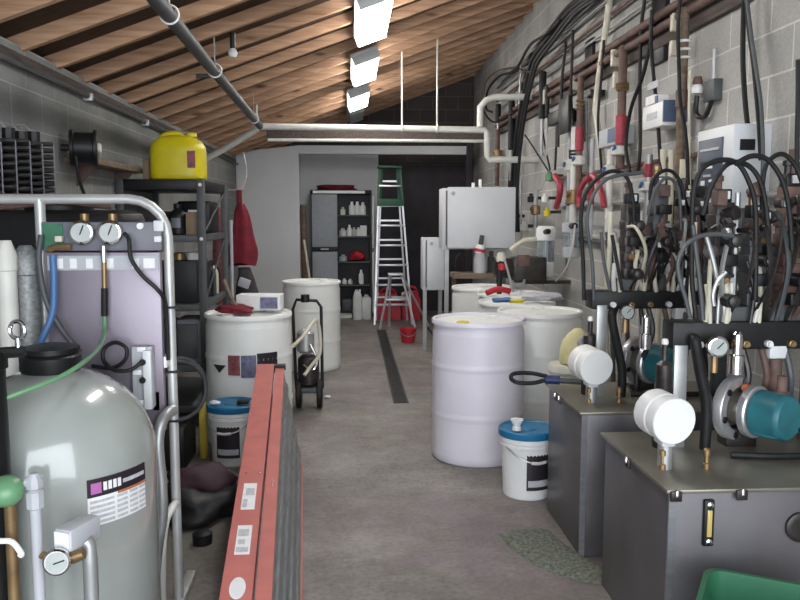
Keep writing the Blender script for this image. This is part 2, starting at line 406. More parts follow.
for i, (q, lb) in enumerate([(.30, 'near'), (.52, 'middle'), (.90, 'far')]):
    yy = 2.0+(CY-2)*q; x = -.80-.1*q; z = 2.47-.05*q
    g = thing('pipe_hanger', f'white ring hanger holding the grey overhead pipe, {lb}most of three', 'pipe hanger', (x, yy, z), 'hangers of the grey overhead pipe')
    MB().torus((x, yy, z), (0, 1, 0), .043, .005, m=None).build('ring', 'white', g)
    MB().cyl((x, yy, z+.046), (x, yy, zc(x)+.05), .005, n=6).build('rod', 'galv', g)
for px, lb in ((257, 'at the left end'), (402, 'right of the lamps'), (437, 'nearest the right wall')):
    p = at(px, 128, CY); x = p.x
    g = thing('drop_rod', f'thin pale rod hanging the white crossing pipe, {lb}', 'hanger rod', (x, CY, 2.42), 'rods holding the white crossing pipe')
    MB().cyl((x, CY, 2.45), (x, CY, zc(x)+.02), .009, n=8).build('rod', 'pvc', g)
    MB().torus((x, CY, 2.41), (1, 0, 0), .042, .008).build('ring', 'pvc', g)
o = MB().tube([at(225, 75, 5.9), at(196, 76, 5.9)], .016, 8, 0)
tag(o.build('stub_pipe', 'dkgrey'), 'short dark pipe stub sticking out left of the grey overhead pipe', 'pipe')
p = at(233, 58, 5.4)
g = thing('bare_bulb', 'small white bulb under the rafters beside the grey pipe', 'light bulb', p)
MB().lathe([(.004, 0), (.022, .006), (.032, .03), (.024, .05), (.014, .062)], p, (0, 0, 1), 14).build('bulb', 'white', g)
MB().cyl(p+V((0, 0, .06)), (p.x, p.y, zc(p.x)+.02), .018, n=12).build('socket', 'black', g)
# conduit along the left wall top
o = MB().tube([(XL+.03, YF+.3, Z0-.09), (XL+.03, YB-.05, Z0-.09)], .016, 8, 0)
tag(o.build('wall_conduit', 'dkgrey'), 'dark conduit running along the top of the left wall', 'conduit')
for i, px in enumerate((7, 98, 150)):
    yy = [3.85, 5.2, 6.6][i]
    g = MB().box((XL-.003, yy-.02, Z0-.12), (XL+.055, yy+.02, Z0-.07), .006)
    tag(g.build('conduit_clip', 'galv'), f"bright clip on the left wall conduit, {['nearest the viewer', 'second from the viewer', 'just left of the yellow jug'][i]}", 'clip', 'clips on the left wall conduit')
# ================================================================ LEFT FOREGROUND: silver tank
tc = V((at(55, 450, 2.62).x, 2.62)); tr = .318
g = thing('softener_tank', 'silver grey domed fibreglass tank with black cap and printed label', 'tank', (tc.x, tc.y, 0))
prof = [(tr*.92, 0), (tr, .03)]
zs = .745; ztop = 1.04
prof += [(tr, .3), (tr, .55)]
for k in range(0, 13):
    a = k/12*PI/2*.94
    prof.append((tr*(math.cos(a)*.985+.015), zs+(ztop-zs)*math.sin(a)))
prof.append((.075, ztop+.004))
MB().lathe(prof, (tc.x, tc.y, 0), n=64).build('vessel', 'tank', g, 60)
MB().lathe([(.088, 0), (.094, .008), (.094, .05), (.086, .058), (.09, .062), (.09, .078), (.06, .085)], (tc.x, tc.y, ztop-.012), n=40).build('cap', 'black', g)
ca = math.atan2(-tc.y, -tc.x)             # direction from the tank to where one stands
pt = MB()
A0, A1 = ca+.26, ca+.94
pt.patch((tc.x, tc.y), tr, A0, A1, .60, .69, m='label')
lb = pt.build('sticker', 'label', g)
pt = MB(); pt.patch((tc.x, tc.y), tr+.0015, A0, A1, .69, .745, m='labelblack'); pt.patch((tc.x, tc.y), tr+.003, A0+.03, A0+.13, .70, .733, m='labelpink')
for k in range(4): pt.patch((tc.x, tc.y), tr+.003, A0+.15+k*.05, A0+.185+k*.05, .705, .731, m='label', n=3)
pt.patch((tc.x, tc.y), tr+.003, A0+.36, A1-.03, .711, .723, m='labelgrey')
pt.build('header_band', 'labelblack', lb)
pt = MB()
for a, b in ((.02, .26), (.29, .41), (.44, .55), (.57, .67)):
    for k in range(5): pt.patch((tc.x, tc.y), tr+.0015, A0+a, A0+b, .607+k*.016, .615+k*.016, m='labelgrey', n=4)
pt.patch((tc.x, tc.y), tr+.003, A0+.30, A1, .683, .691, m='labelorange')
pt.build('print_columns', 'labelgrey', lb)

# ---------------------------------------------------------------- tube-framed water treatment skid
FY = 3.05
zt = at(60, 199, FY).z; xr = at(170, 300, FY).x; xl = XL+.1
g = thing('treatment_skid', 'white tube frame skid holding a shiny steel panel and two gauges', 'water treatment skid', ((xl+xr)/2, FY, 0))
hoop = [(xl, FY, 0), (xl, FY, zt-.14)] + [(xl+.14-.14*math.cos(k*PI/10), FY, zt-.14+.14*math.sin(k*PI/10)) for k in range(1, 6)] + \
       [(xr-.14+.14*math.sin(k*PI/10), FY, zt-.14+.14*math.cos(k*PI/10)) for k in range(0, 6)] + [(xr, FY, 0)]
MB().tube(hoop, .0185, 12, 0).build('hoop', 'tube', g)
x2 = at(40, 210, FY).x
MB().cyl((x2, FY, zt), (x2, FY, .03), .019).build('upright', 'tube', g)
for s in (xl, xr): MB().box((s-.02, FY-.25, 0), (s+.02, FY+.25, .035), .005).build('foot_rail', 'tube', g)
PX0 = at(50, 300, FY-.03).x; PX1 = at(163, 300, FY-.03).x; PZ1 = at(100, 252, FY-.03).z; PZ0 = .72
mp_ = MB().box((PX0, FY-.06, PZ0), (PX1, FY-.022, PZ1), .004).build('steel_panel', 'membrane', g)
ft = MB()
ft.box((PX0+.01, FY-.066, PZ1-.065), (PX1-.005, FY-.058, PZ1-.012), m='boxgrey')
for a, b in ((.08, .16), (.22, .28), (.36, .42), (.52, .60), (.76, .82), (.86, .96)):
    ft.box((PX0+(PX1-PX0)*a, FY-.069, PZ1-.058), (PX0+(PX1-PX0)*b, FY-.064, PZ1-.022), m='label')
ft.build('label_row', 'label', mp_)
SZ0, SZ1 = PZ1+.005, at(100, 222, FY-.04).z
st = MB().box((x2+.02, FY-.05, SZ0), (PX1+.005, FY-.02, SZ1), .004).build('control_strip', 'strip', g)
MB().box((at(48, 230, FY).x, FY-.056, SZ0+.01), (at(68, 230, FY).x, FY-.048, SZ1-.005)).build('circuit_board', 'pcb', st)
p = at(141, 226, FY-.05); MB().cyl((p.x, FY-.066, p.z), (p.x, FY-.048, p.z), .012, n=20).build('button', 'white', st)
p = at(159, 226, FY-.05); MB().box((p.x-.018, FY-.062, p.z-.02), (p.x+.018, FY-.048, p.z+.02), .004).build('switch', 'elbox', st)
p = at(158, 239, FY-.05); MB().box((p.x-.013, FY-.060, p.z-.011), (p.x+.013, FY-.048, p.z+.011), .003).build('warning_label', 'label', st)
def gauge(par, c, r, d=(0, -1, 0), name='pressure_gauge', rim='chrome', ndl=.7):
    c = V(c); d = V(d).normalized(); u, v, _ = frame(d)
    q = MB().lathe([(r*.9, -.02), (r, -.014), (r, .004), (r*.86, .008)], c, d, 28).build(name, rim, par)
    MB().cyl(c+d*.0075, c+d*.0105, r*.76, n=28).build('dial', 'dial', q)
    nd = MB(); nd.tube([c+d*.012-(u*math.cos(ndl)+v*math.sin(ndl))*r*.2, c+d*.012+(u*math.cos(ndl)+v*math.sin(ndl))*r*.62], r*.05, 6, 0)
    nd.build('needle', 'black', q); return q
for px in (81, 109.5):
    p = at(px, 232.5, FY-.08); gauge(g, p, .045, (.15, -1, 0), ndl=1.2)
    b = MB(); b.cyl((p.x, FY-.035, SZ1-.01), (p.x, FY-.035, SZ1+.03), .016, n=10); b.build('fitting', 'brass', g)
b = MB(); p = at(57, 247, FY-.07); b.tube([p+V((-.03, 0, -.01)), p, p+V((.05, 0, .0))], .012, 8, 2); b.build('brass_manifold', 'brass', g)
b = MB(); p = at(59, 239, FY-.07); b.box(p+V((-.013, -.01, -.01)), p+V((.013, .015, .011)), .003); b.build('valve_cap', 'hosewhite', g)
# white and grey membrane housings at the far left of the skid
for px, rr, mm, zz, off in ((8, .034, 'pvc', 1.42, -.11), (28, .044, 'aluold', 1.40, -.05)):
    p = at(px, 300, FY+off); h = MB()
    h.lathe([(rr*.8, .12), (rr, .14), (rr, zz-.09), (rr*1.12, zz-.085), (rr*1.12, zz-.03), (rr*.8, zz), (.02, zz+.02)], (p.x, FY+off, 0), n=24)
    h.build('membrane_housing', mm, g)
# black box added to give the dark shade on the wall behind the hoop
q = thing('black_shade_box', 'black box added for the shade behind the tube frame skid', 'shade box', (-1.2, 3.62, 0))
MB().box((-1.54, 3.36, 0), (-.93, 3.78, 1.55), .05).build('body', 'black', q)
MB().lathe([(.14, 0), (.14, .05), (.12, .06)], (-1.25, 3.56, 1.55), n=24).build('lid', 'black', q)
MB().tube([(-1.45, 3.42, 1.56), (-1.2, 3.42, 1.585), (-1.0, 3.45, 1.565)], .014, 8, 4).build('pipe', 'rust', q)
# hoses of the skid
tag(MB().tube([at(53, 255, FY-.09), at(54, 285, FY-.1), at(52, 315, FY-.12), at(40, 345, FY-.14), at(33, 375, FY-.1)], .0125, 10, 8).build('blue_hose', 'blue'),
    'blue hose hanging from the brass fitting left of the steel panel', 'hose')
tag(MB().tube([at(41, 235, FY-.07), at(39, 262, FY-.09), at(46, 300, FY-.11), at(62, 330, FY-.11), at(80, 352, FY-.09)], .0105, 10, 8).build('grey_tube', 'dkgrey'),
    'dark grey tube curving down beside the blue hose to the tank cap', 'hose')
g1 = thing('gauge_tube', 'tube dropping from the right gauge, black above and green below', 'hose', at(104, 330, FY-.1))
MB().tube([at(103.5, 246, FY-.09), at(104, 262, FY-.09)], .012, 10, 0).build('steel_nipple', 'chrome', g1)
MB().tube([at(104, 262, FY-.09), at(104.5, 290, FY-.09)], .009, 10, 0).build('brass_stem', 'brass', g1)
MB().tube([at(104.5, 288, FY-.09), at(104.5, 316, FY-.09)], .012, 10, 0).build('black_sleeve', 'rubber', g1)
MB().tube([at(104.5, 314, FY-.09), at(104, 332, FY-.12), at(99, 347, 2.74), at(84, 362, 2.47), at(60, 377, 2.36), at(30, 389, 2.29), at(6, 398, 2.25)], .0075, 8, 8).build('green_tube', 'green', g1)
tag(MB().tube([at(125, 234, FY-.06), at(129, 240, FY-.1), at(131, 258, FY-.1), at(142, 275, FY-.1), at(158, 290, FY-.09), at(165, 302, FY-.06), at(167, 330, FY-.045), at(168, 360, FY-.045)], .008, 8, 8).build('black_tube', 'rubber'),
    'thin black tube curving from the right gauge across the steel panel to the frame', 'hose')
# component board with black loop
p0, p1 = at(131, 347, FY-.1), at(154, 408, FY-.1)
g = thing('junction_board', 'small grey junction box with fittings on the lower right of the steel panel', 'junction box', ((p0.x+p1.x)/2, FY-.08, p1.z))
MB().box((p0.x, FY-.1, p1.z), (p1.x, FY-.061, p0.z), .004).build('box', 'boxgrey', g)
MB().box((p1.x-.03, FY-.125, p1.z-.0), (p1.x+.0, FY-.1, p0.z-.01), .004).build('cover', 'elbox', g)
for px, py in ((142, 349), (140, 402), (138, 372)):
    c = at(px, py, FY-.1); MB().box((c.x-.016, FY-.112, c.z-.009), (c.x+.016, FY-.098, c.z+.009), .002).build('terminal_label', 'label', g)
for py in (362, 380):
    c = at(143, py, FY-.12); MB().cyl((c.x, FY-.13, c.z), (c.x, FY-.1, c.z), .012, n=12).build('cable_gland', 'black', g)
tag(MB().tube([at(92, 366, FY-.11), at(112, 368, FY-.12), at(125, 360, FY-.13), at(126, 348, FY-.13), at(115, 342.5, FY-.12), at(104, 349, FY-.12), at(104, 361, FY-.13), at(114, 370, FY-.15), at(130, 370, FY-.15), at(142, 362, FY-.135)], .0075, 8, 8).build('looped_cable', 'rubber'),
    'black cable making one loop left of the small junction box', 'cable')
for py, s in ((362, 1), (388, 1.3), (407, 1.6)):
    pass
c = at(162, 362, FY-.04)
g = thing('frame_clamp', 'white square clamp on the right upright of the tube frame', 'clamp', c)
MB().box((c.x-.035, FY-.05, c.z-.022), (c.x+.02, FY+.021, c.z+.022), .004).build('plate', 'white', g)
MB().cyl((c.x-.02, FY-.055, c.z), (c.x-.02, FY-.048, c.z), .008, n=10).build('bolt', 'chrome', g)
c = at(160, 400, FY-.04)
tag(MB().box((c.x-.03, FY-.06, c.z-.045), (c.x+.012, FY-.019, c.z+.045), .01).build('relay_box', 'elbox'), 'pale relay box fixed low on the frame beside the junction box', 'relay box')
for py, lb in ((307, 'upper'), (371, 'middle'), (420, 'lower')):
    c = at(171, py, FY)
    tag(MB().box((c.x-.034, FY-.024, c.z-.004), (c.x+.034, FY+.0, c.z+.004)).build('cable_tie', 'black'), f'{lb} black cable tie around the right upright of the tube frame', 'cable tie', 'cable ties on the tube frame')
# bent handle tube in front of the frame
tag(MB().tube([at(173, 410, FY-.06), at(168, 413, FY-.1), at(161, 424, FY-.14), at(158, 445, FY-.16), at(161, 480, FY-.16), at(162, 515, FY-.16), at(157, 550, FY-.16), at(153, 600, FY-.16), (at(151, 600, FY-.16).x, FY-.16, 0)], .021, 12, 8).build('bent_tube', 'galv'),
    'thick bent grey tube standing in front of the right upright of the frame', 'tube')
tag(MB().tube([at(176, 503, FY-.03), at(172, 508, FY-.08), at(166, 520, FY-.10), at(163, 540, FY-.10), at(162, 570, FY-.10), (at(162, 600, FY-.1).x, FY-.10, 0)], .015, 10, 8).build('bent_tube', 'pvc'),
    'thinner pale bent tube low between the thick bent tube and the right upright', 'tube')
# ---------------------------------------------------------------- near corner: filter post, valve, gauge
p = at(4, 400, 2.235)
g = thing('filter_housing', 'black upright filter housing cut off by the left edge', 'filter housing', (p.x-.05, 2.235, 0))
zt2 = at(4, 352, 2.235).z
MB().lathe([(.055, 0), (.055, zt2-.05), (.062, zt2-.045), (.062, zt2), (.03, zt2+.01)], (p.x-.05, 2.235, 0), n=24).build('body', 'black', g)
c = at(17, 350, 2.235); MB().tube([(p.x-.03, 2.235, zt2-.005), (c.x, 2.235, zt2-.0), (c.x+.02, 2.235, zt2+.0)], .016, 8, 2).build('arm', 'black', g)
c = at(17.5, 330, 2.235)
ey = MB(); ey.torus((c.x, 2.235, c.z), (.3, 1, 0), .024, .006, 20, 8); ey.cyl((c.x, 2.235, c.z-.022), (c.x, 2.235, zt2+.0), .008, n=10)
ey.build('lifting_eye', 'chrome', g)
g = thing('pipe_assembly', 'grey upright pipe with union in the bottom left corner before the silver tank', 'pipe', (at(38, 540, 2.15).x, 2.15, 0))
c = at(38, 560, 2.15); x = c.x
MB().cyl((x, 2.15, 0), (x, 2.15, at(36, 478, 2.15).z), .015).build('riser', 'boxgrey', g)
z = at(36, 484, 2.15).z; MB().lathe([(.014, -.05), (.023, -.045), (.023, .0), (.017, .005), (.022, .01), (.022, .03), (.012, .05)], (x, 2.15, z-.02), n=8).build('union', 'boxgrey', g)
c = at(11, 487, 2.15)
MB().lathe([(.01, -.05), (.04, -.02), (.046, 0), (.04, .02), (.02, .035)], (c.x, 2.12, c.z), (.1, -.5, .9), 20).build('green_valve', 'green', g)
MB().tube([(c.x, 2.13, c.z-.03), (c.x-.005, 2.15, c.z-.1), (c.x-.02, 2.17, 0.02)], .016, 10, 3).build('valve_body', 'brass', g)
MB().tube([(c.x+.03, 2.14, c.z+.0), (x-.005, 2.15, z+.02)], .01, 8, 0).build('branch', 'boxgrey', g)
MB().tube([at(0, 541, 2.1), at(12, 542, 2.1), at(21, 553, 2.1), at(20, 556, 2.1)], .008, 8, 6).build('hook', 'white', g)
c = at(57, 562, 2.10); gauge(g, c, .036, (.1, -1, .1), ndl=.3)
MB().tube([c+V((.0, .03, 0)), (x, 2.15, c.z)], .011, 8, 0).build('gauge_branch', 'brass', g)
MB().lathe([(.014, -.03), (.018, 0), (.014, .03)], c+V((.033, .03, 0)), (1, 0, .3), 10).build('elbow', 'brass', g)
c0, c1 = at(60, 532, 2.13), at(82, 552, 2.13)
ab = MB().box((c0.x, 2.13, c1.z), (c1.x, 2.25, c0.z+.005), .006, rot=R('Z', -22)).build('actuator', 'boxgrey', g)
MB().box((c0.x+.004, 2.124, c1.z+.006), (c1.x-.004, 2.135, c0.z-.002), rot=R('Z', -22), piv=((c0.x+c1.x)/2, 2.19, 0)).build('name_plate', 'label', ab)
MB().tube([(c.x+.05, 2.18, c1.z+.01), (c.x+.06, 2.18, c1.z-.06), (c.x+.055, 2.18, 0.01)], .02, 10, 3).build('valve_stem', 'galv', g)
# ---------------------------------------------------------------- left wall: coils, reel, board
def coil(x, yy, z0, z1, r, label, gp):
    n = int((z1-z0)/.03); pts = []
    for k in range(n*10+1):
        a = k/10*2*PI; pts.append((x+r*math.cos(a), yy+r*math.sin(a), z0+(z1-z0)*k/(n*10)))
    g = thing('hose_coil', label, 'coiled hose', (x, yy, z0), gp)
    MB().tube(pts, .0125, 6, 0).build('spiral', 'rubber', g)
    MB().tube([(x-r*.2, yy, z0-.04), (x-r*.2, yy, z1+.06)], .03, 8, 0).build('core', 'black', g)
    MB().tube([(x+r+.012, yy-.01, z0), (x+r+.014, yy-.012, z1)], .003, 6, 0).build('tie_strip', 'strip', g)
    MB().tube([(x-.02, yy, z1+.05), (x-.06, yy, z1+.09), (XL-.002, yy, z1+.09)], .008, 8, 2).build('hook', 'galv', g)
cs = [(8, 3.53), (24, 3.68), (39, 3.84), (52, 3.99), (62, 4.14)]
for i, (px, yy) in enumerate(cs):
    t_ = [135, 134, 135, 138, 138][i]
    coil(XL+.1, yy, 1.62, at(40, t_, yy).z-.03, .07,
         'black coiled hose on the left wall, ' + ['nearest the viewer', 'second from the viewer', 'middle of the five', 'second from the hose reel', 'next to the hose reel'][i], 'black hose coils on the left wall')
c = atx(84, 148, XL+.12)
g = thing('hose_reel', 'black round reel mounted on the left wall right of the coils', 'reel', c)
MB().lathe([(.10, -.075), (.105, -.07), (.105, -.055), (.09, -.05), (.09, .05), (.105, .055), (.105, .07), (.1, .075)], c, (1, 0.25, 0), 28).build('drum', 'black', g)
MB().lathe([(.03, .07), (.03, .09), (.02, .095)], c, (1, .25, 0), 14).build('hub', 'pvc', g)
MB().cyl(c, (XL-.004, c.y-.02, c.z), .02).build('bracket', 'iron', g)
tag(MB().tube([c+V((-.02, -.09, -.05)), c+V((-.01, -.06, -.2)), c+V((0, 0, -.3)), c+V((-.02, .08, -.42))], .01, 8, 6).build('hanging_hose', 'rubber'), 'black hose hanging loose below the wall reel', 'hose')
g = thing('wall_board', 'weathered board shelf along the left wall behind the reel', 'board shelf', (XL+.08, 5.35, 1.83))
MB().box((XL-.002, 4.8, 1.83), (XL+.16, 6.0, 1.865), .004).build('board', 'oldwood', g)
for yy in (5.0, 5.8): MB().prism([(XL-.002, 1.83), (XL+.13, 1.83), (XL-.002, 1.70)], 'y', yy, yy+.02).build('bracket', 'rust', g)

# ---------------------------------------------------------------- steel shelf unit with jug and supplies
SX0, SX1, SY0, SY1 = -1.615, -1.055, 5.80, 6.85
g = thing('shelf_unit', 'black steel shelf unit against the left wall under the yellow jug', 'shelf unit', ((SX0+SX1)/2, (SY0+SY1)/2, 0))
zt = at(180, 179, SY0).z
hz = [zt-.075, at(205, 238, SY0).z-.03, at(205, 307, SY0).z-.03, .40, .10]
for sx in (SX0, SX1):
    for sy in (SY0, SY1):
        MB().box((sx-.025, sy-.025, 0), (sx+.025, sy+.025, zt-.002), .003).build('post', 'dkgrey', g)
for i, z in enumerate(hz):
    MB().box((SX0-.01, SY0-.012, z), (SX1+.01, SY1+.012, z+(.073 if i == 0 else .05)), .004).build('shelf', 'black' if i == 0 else 'dkgrey', g)
for z in (hz[0]+.035, hz[1]+.025):
    c = V((SX1, SY0-.03, z)); MB().cyl(c, c+V((0, .012, 0)), .013, n=10).build('bolt', 'white', g)
for (z0, z1) in ((hz[1]+.05, hz[0]), (hz[2]+.05, hz[1])):
    MB().tube([(SX1+.002, SY0+.03, z0), (SX1+.002, SY1-.03, z1)], .007, 6, 0).build('side_brace', 'dkgrey', g)
def jug(name, c, sx, sy, h, m, label, cat, capm='black', gp=None):
    g = thing(name, label, cat, c, gp); x, y_, z = c
    rs = []
    for k, (t, s) in enumerate([(0, .94), (.03, 1), (.12, 1), (.62, 1), (.72, .97), (.82, .86), (.90, .66), (.94, .40)]):
        rs.append([(x+sx*s*math.copysign(abs(math.cos(a))**.55, math.cos(a)), y_+sy*s*math.copysign(abs(math.sin(a))**.55, math.sin(a)), z+h*t) for a in [2*PI*j/32 for j in range(32)]])
    MB().rings(rs).build('body', m, g, 50)
    MB().lathe([(sx*.2, h*.92), (sx*.2, h*1.0), (sx*.15, h*1.015)], (x+sx*.5, y_, z), n=18).build('cap', capm, g)
    MB().tube([(x-sx*.72, y_, z+h*.80), (x-sx*.5, y_, z+h*.95), (x-sx*.05, y_, z+h*.99), (x+sx*.22, y_, z+h*.90)], sx*.11, 10, 6).build('handle', m, g)
    return g
x0, x1 = at(151, 170, 5.95).x, at(205, 170, 5.95).x; c = V(((x0+x1)/2, 5.98, zt))
jh = at(178, 133, 5.95).z-zt
jg = jug('yellow_jug', c, (x1-x0)/2, .155, jh, 'yellow', 'big yellow plastic jug standing on top of the black shelf unit', 'jug', 'yellow')
MB().box((x1-.10, 5.98-.160, zt+.08), (x1-.045, 5.98-.148, zt+.2)).build('label', 'labelred', jg)
tag(MB().box((x0-.06, 5.95, zt), (x0-.008, 6.15, zt+.15), .01).build('brown_carton', 'cardboard'), 'narrow brown carton left of the yellow jug on the top shelf', 'carton')
def bottle(name, c, r, h, m, label, cat, cap='black', gp=None):
    g = thing(name, label, cat, c, gp)
    MB().lathe([(r*.92, 0), (r, h*.03), (r, h*.58), (r*.85, h*.70), (r*.4, h*.80), (r*.36, h*.86)], c, n=20).build('body', m, g, 50)
    MB().lathe([(r*.42, h*.85), (r*.42, h*.98), (r*.36, h)], c, n=14).build('cap', cap, g); return g
z2 = hz[1]+.052; z3 = hz[2]+.052; z4 = .452
cx = at(178, 225, 5.92).x
b = bottle('black_bottle', V((cx, 5.92, z2)), .068, .225, 'black', 'black oil bottle with grey label on the second shelf', 'bottle')
MB().patch((cx, 5.92), .068, -2.1, -1.1, z2+.05, z2+.12).build('label', 'strip', b)
x0 = at(187, 230, 5.9).x
tag(MB().box((x0, 5.86, z2), (SX1-.03, 6.1, z2+.16), .004).build('brown_carton', 'cardboard'), 'brown carton beside the black bottle on the second shelf', 'carton')
tag(MB().box((x0+.01, 5.9, z2+.163), (SX1-.04, 6.05, z2+.178), .003).build('pale_pad', 'pvc'), 'pale pad lying on the brown carton of the second shelf', 'pad')
tag(MB().box((SX0+.06, 6.0, z2), (SX0+.27, 6.3, z2+.17), .004).build('dark_carton', 'darkcloth'), 'dark box at the back left of the second shelf', 'box')
tag(MB().box((SX1-.3, 6.4, z2), (SX1-.04, 6.8, z2+.25), .02).build('tool_case', 'black'), 'black case at the rear of the second shelf', 'case')
tag(MB().box((SX0+.08, 5.85, z3), (SX1-.05, 6.3, z3+.31), .012).build('black_crate', 'black'), 'large black crate on the third shelf', 'crate')
for i, (x, mm, h, lb) in enumerate(((-1.36, 'hosewhite', .06, 'cream tin lying on top of the black crate, left'), (-1.25, 'brass', .045, 'brown tin on top of the black crate, middle'), (-1.15, 'pvc', .05, 'pale tin on top of the black crate, right'))):
    tag(MB().lathe([(.045, 0), (.046, h), (.03, h+.008)], (x, 5.95, z3+.312), n=18).build('tin', mm), lb, 'tin', 'tins on the black crate')
for i in range(4):
    yy = 6.37+i*.11
    bottle('tall_bottle', V((SX1-.06, yy, z3)), .042, .27, ['black', 'dkgrey', 'hosewhite', 'black'][i], ['black bottle nearest the crate on the third shelf', 'grey bottle second behind the crate on the third shelf', 'cream bottle third behind the crate on the third shelf', 'black bottle last toward the rear post on the third shelf'][i], 'bottle', gp='bottles at the right side of the third shelf')
tag(MB().tube([(SX1+.055, 6.80, 0.0), (SX1+.055, 6.82, .6), (SX1+.055, 6.83, 1.1), (SX1+.055, 6.835, z2+.1)], .014, 8, 6).build('grey_hose', 'boxgrey'), 'grey hose running up beside the rear right post of the shelf unit', 'hose')
g = thing('grey_motor', 'grey box motor on the shelf left of the white drum with placard', 'motor', (-1.18, 6.0, z4))
MB().box((-1.27, 5.84, z4), (-1.085, 6.1, z4+.33), .03).build('housing', 'strip', g)
MB().box((-1.255, 5.822, z4+.04), (-1.11, 5.842, z4+.29), .008).build('cover', 'dkgrey', g)
tag(MB().box((-1.55, 5.83, z4), (-1.31, 6.2, z4+.3), .02).build('black_box', 'black'), 'black box beside the grey motor on the low shelf', 'box')
tag(MB().box((-1.28, 4.72, 0), (-.99, 5.08, .27), .03).build('black_bin', 'black'), 'low black bin on the floor left of the blue lidded pail', 'bin')
o = MB(); o.torus((-1.06, 4.88, .47), (.75, -1, .1), .19, .013, 36, 8); o.torus((-1.05, 4.866, .465), (.75, -1, .14), .178, .012, 36, 8)
tag(o.build('hose_ring', 'dkgrey'), 'dark hose coil standing on the low black bin', 'hose')
g = thing('yellow_sign', 'narrow yellow folded floor sign left of the blue lidded pail', 'floor sign', (-.945, 5.0, 0))
MB().box((-.955, 4.98, 0), (-.915, 5.0, .36), .006).build('panel', 'yellowdull', g)
MB().box((-.955, 5.03, 0), (-.915, 5.05, .36), .006).build('panel', 'yellowdull', g)
# ---------------------------------------------------------------- dark heap on the floor
g = thing('bag_heap', 'black bag heaped on the floor behind the red ladder', 'bag', (-.62, 3.95, 0))
MB().blob((-.77, 4.02, .075), (.22, .22, .10), 5, .3, 3, flat=-.073).build('bag', 'bag', g, 179)
MB().blob((-.80, 4.12, .16), (.17, .14, .06), 11, .3, 3, flat=-.05).build('plum_sheet', 'plum', g, 179)
tag(MB().lathe([(.045, 0), (.047, .05), (.03, .06)], (-.70, 3.66, 0), n=18).build('black_cup', 'black'), 'small black cup on the floor before the black bag', 'cup')
# ---------------------------------------------------------------- red ladder lying on its side
g = thing('red_ladder', 'folded red fibreglass stepladder lying on its side down the aisle', 'ladder', (-.35, 3.4, 0))
# local axes: along the ladder (L), up (Z) ; right face toward the aisle
def lad(s, u, z): # s: distance along from the near end, u: across thickness, z: height
    yy = 2.05+s*.998; x = -.283-.057*(yy-2.05)
    return V((x+u*1.0-.12*(z-.3)*1.0*.35, yy, z))
Ls, Le = 0.0, 2.72
zu = lambda s: .30+.125*s                 # height of the upper rails grows toward the foot
def strip(u0, u1, zb, th, s0=Ls, s1=Le, m=None, bw=None, n=6):
    q = bw or MB()
    rs = []
    for k in range(n+1):
        s = s0+(s1-s0)*k/n; z = zb(s)
        rs.append([lad(s, u0, z), lad(s, u1, z), lad(s, u1, z+th), lad(s, u0, z+th)])
    q.rings(rs, m=m); return q
q = strip(-.108, 0-.008, lambda s: zu(s)-.004, .006)          # outer web of the front rail
strip(-.108, -.103, lambda s: zu(s)-.034, .032, bw=q); strip(-.013, -.008, lambda s: zu(s)-.034, .032, bw=q)
fr1 = q.build('front_rail', 'redfib', g)
q = strip(.0, .052, lambda s: zu(s)-.018, .006, s1=Le-.04)
strip(.0, .005, lambda s: zu(s)-.045, .028, s1=Le-.04, bw=q); strip(.047, .052, lambda s: zu(s)-.045, .028, s1=Le-.04, bw=q)
q.build('rear_rail', 'redfib', g)
q = strip(-.108, -.008, lambda s: .012, .006); strip(-.108, -.103, lambda s: .014, .032, bw=q); strip(-.013, -.008, lambda s: .014, .032, bw=q)
q.build('front_rail', 'redfib', g)
q = strip(.06, .13, lambda s: .012, .006, s1=Le-.04); strip(.123, .13, lambda s: .014, .03, s1=Le-.04, bw=q)
q.build('rear_rail', 'redfib', g)
for k in range(9):
    s = .12+k*.295; a = MB(); d = .035
    z1 = zu(s)-.006
    a.rings([[lad(s, -.09, .018), lad(s, -.015, .018), lad(s+.028, -.015, .018), lad(s+.028, -.09, .018)], [lad(s, -.09, z1), lad(s, -.015, z1), lad(s+.028, -.015, z1), lad(s+.028, -.09, z1)]])
    a.build('step', 'alu', g)
# grey rear spreader panel seen from the aisle
a = MB(); n = 12; rs = []
for k in range(n+1):
    s = .02+(Le-.1)*k/n; z1 = zu(s)-.03
    rs.append([lad(s, .095, .02), lad(s, .128, .02), lad(s, .052, z1), lad(s, .046, z1)])
a.rings(rs).build('rear_panel', 'aluold', g)
for k in range(4):
    a = MB(); rs = []
    for j in range(n+1):
        s = .02+(Le-.1)*j/n; z1 = zu(s)-.03; t = .16+k*.22
        def L(u, tt): return lad(s, .128+(.052-.128)*tt+u, .02+(z1-.02)*tt)
        rs.append([L(0, t), L(.008, t+.02), L(.008, t+.07), L(0, t+.09)])
    a.rings(rs).build('panel_rib', 'aluold', g)
MB().rings([[lad(-.03, -.1, .015), lad(-.03, .06, .015), lad(-.03, .05, .31), lad(-.03, -.1, .31)], [lad(.03, -.1, .015), lad(.03, .06, .015), lad(.03, .05, .31), lad(.03, -.1, .31)]]).build('top_cap', 'redfib', g)
for zz, u in ((zu(Le), -.098), (.02, -.098)):
    z0 = zz-.03 if zz > .1 else .0
    MB().rings([[lad(s, -.102, z0), lad(s, .06, z0), lad(s, .06, z0+.028), lad(s, -.102, z0+.028)] for s in (Le-.03, Le+.03)]).build('rubber_foot', 'black', g)
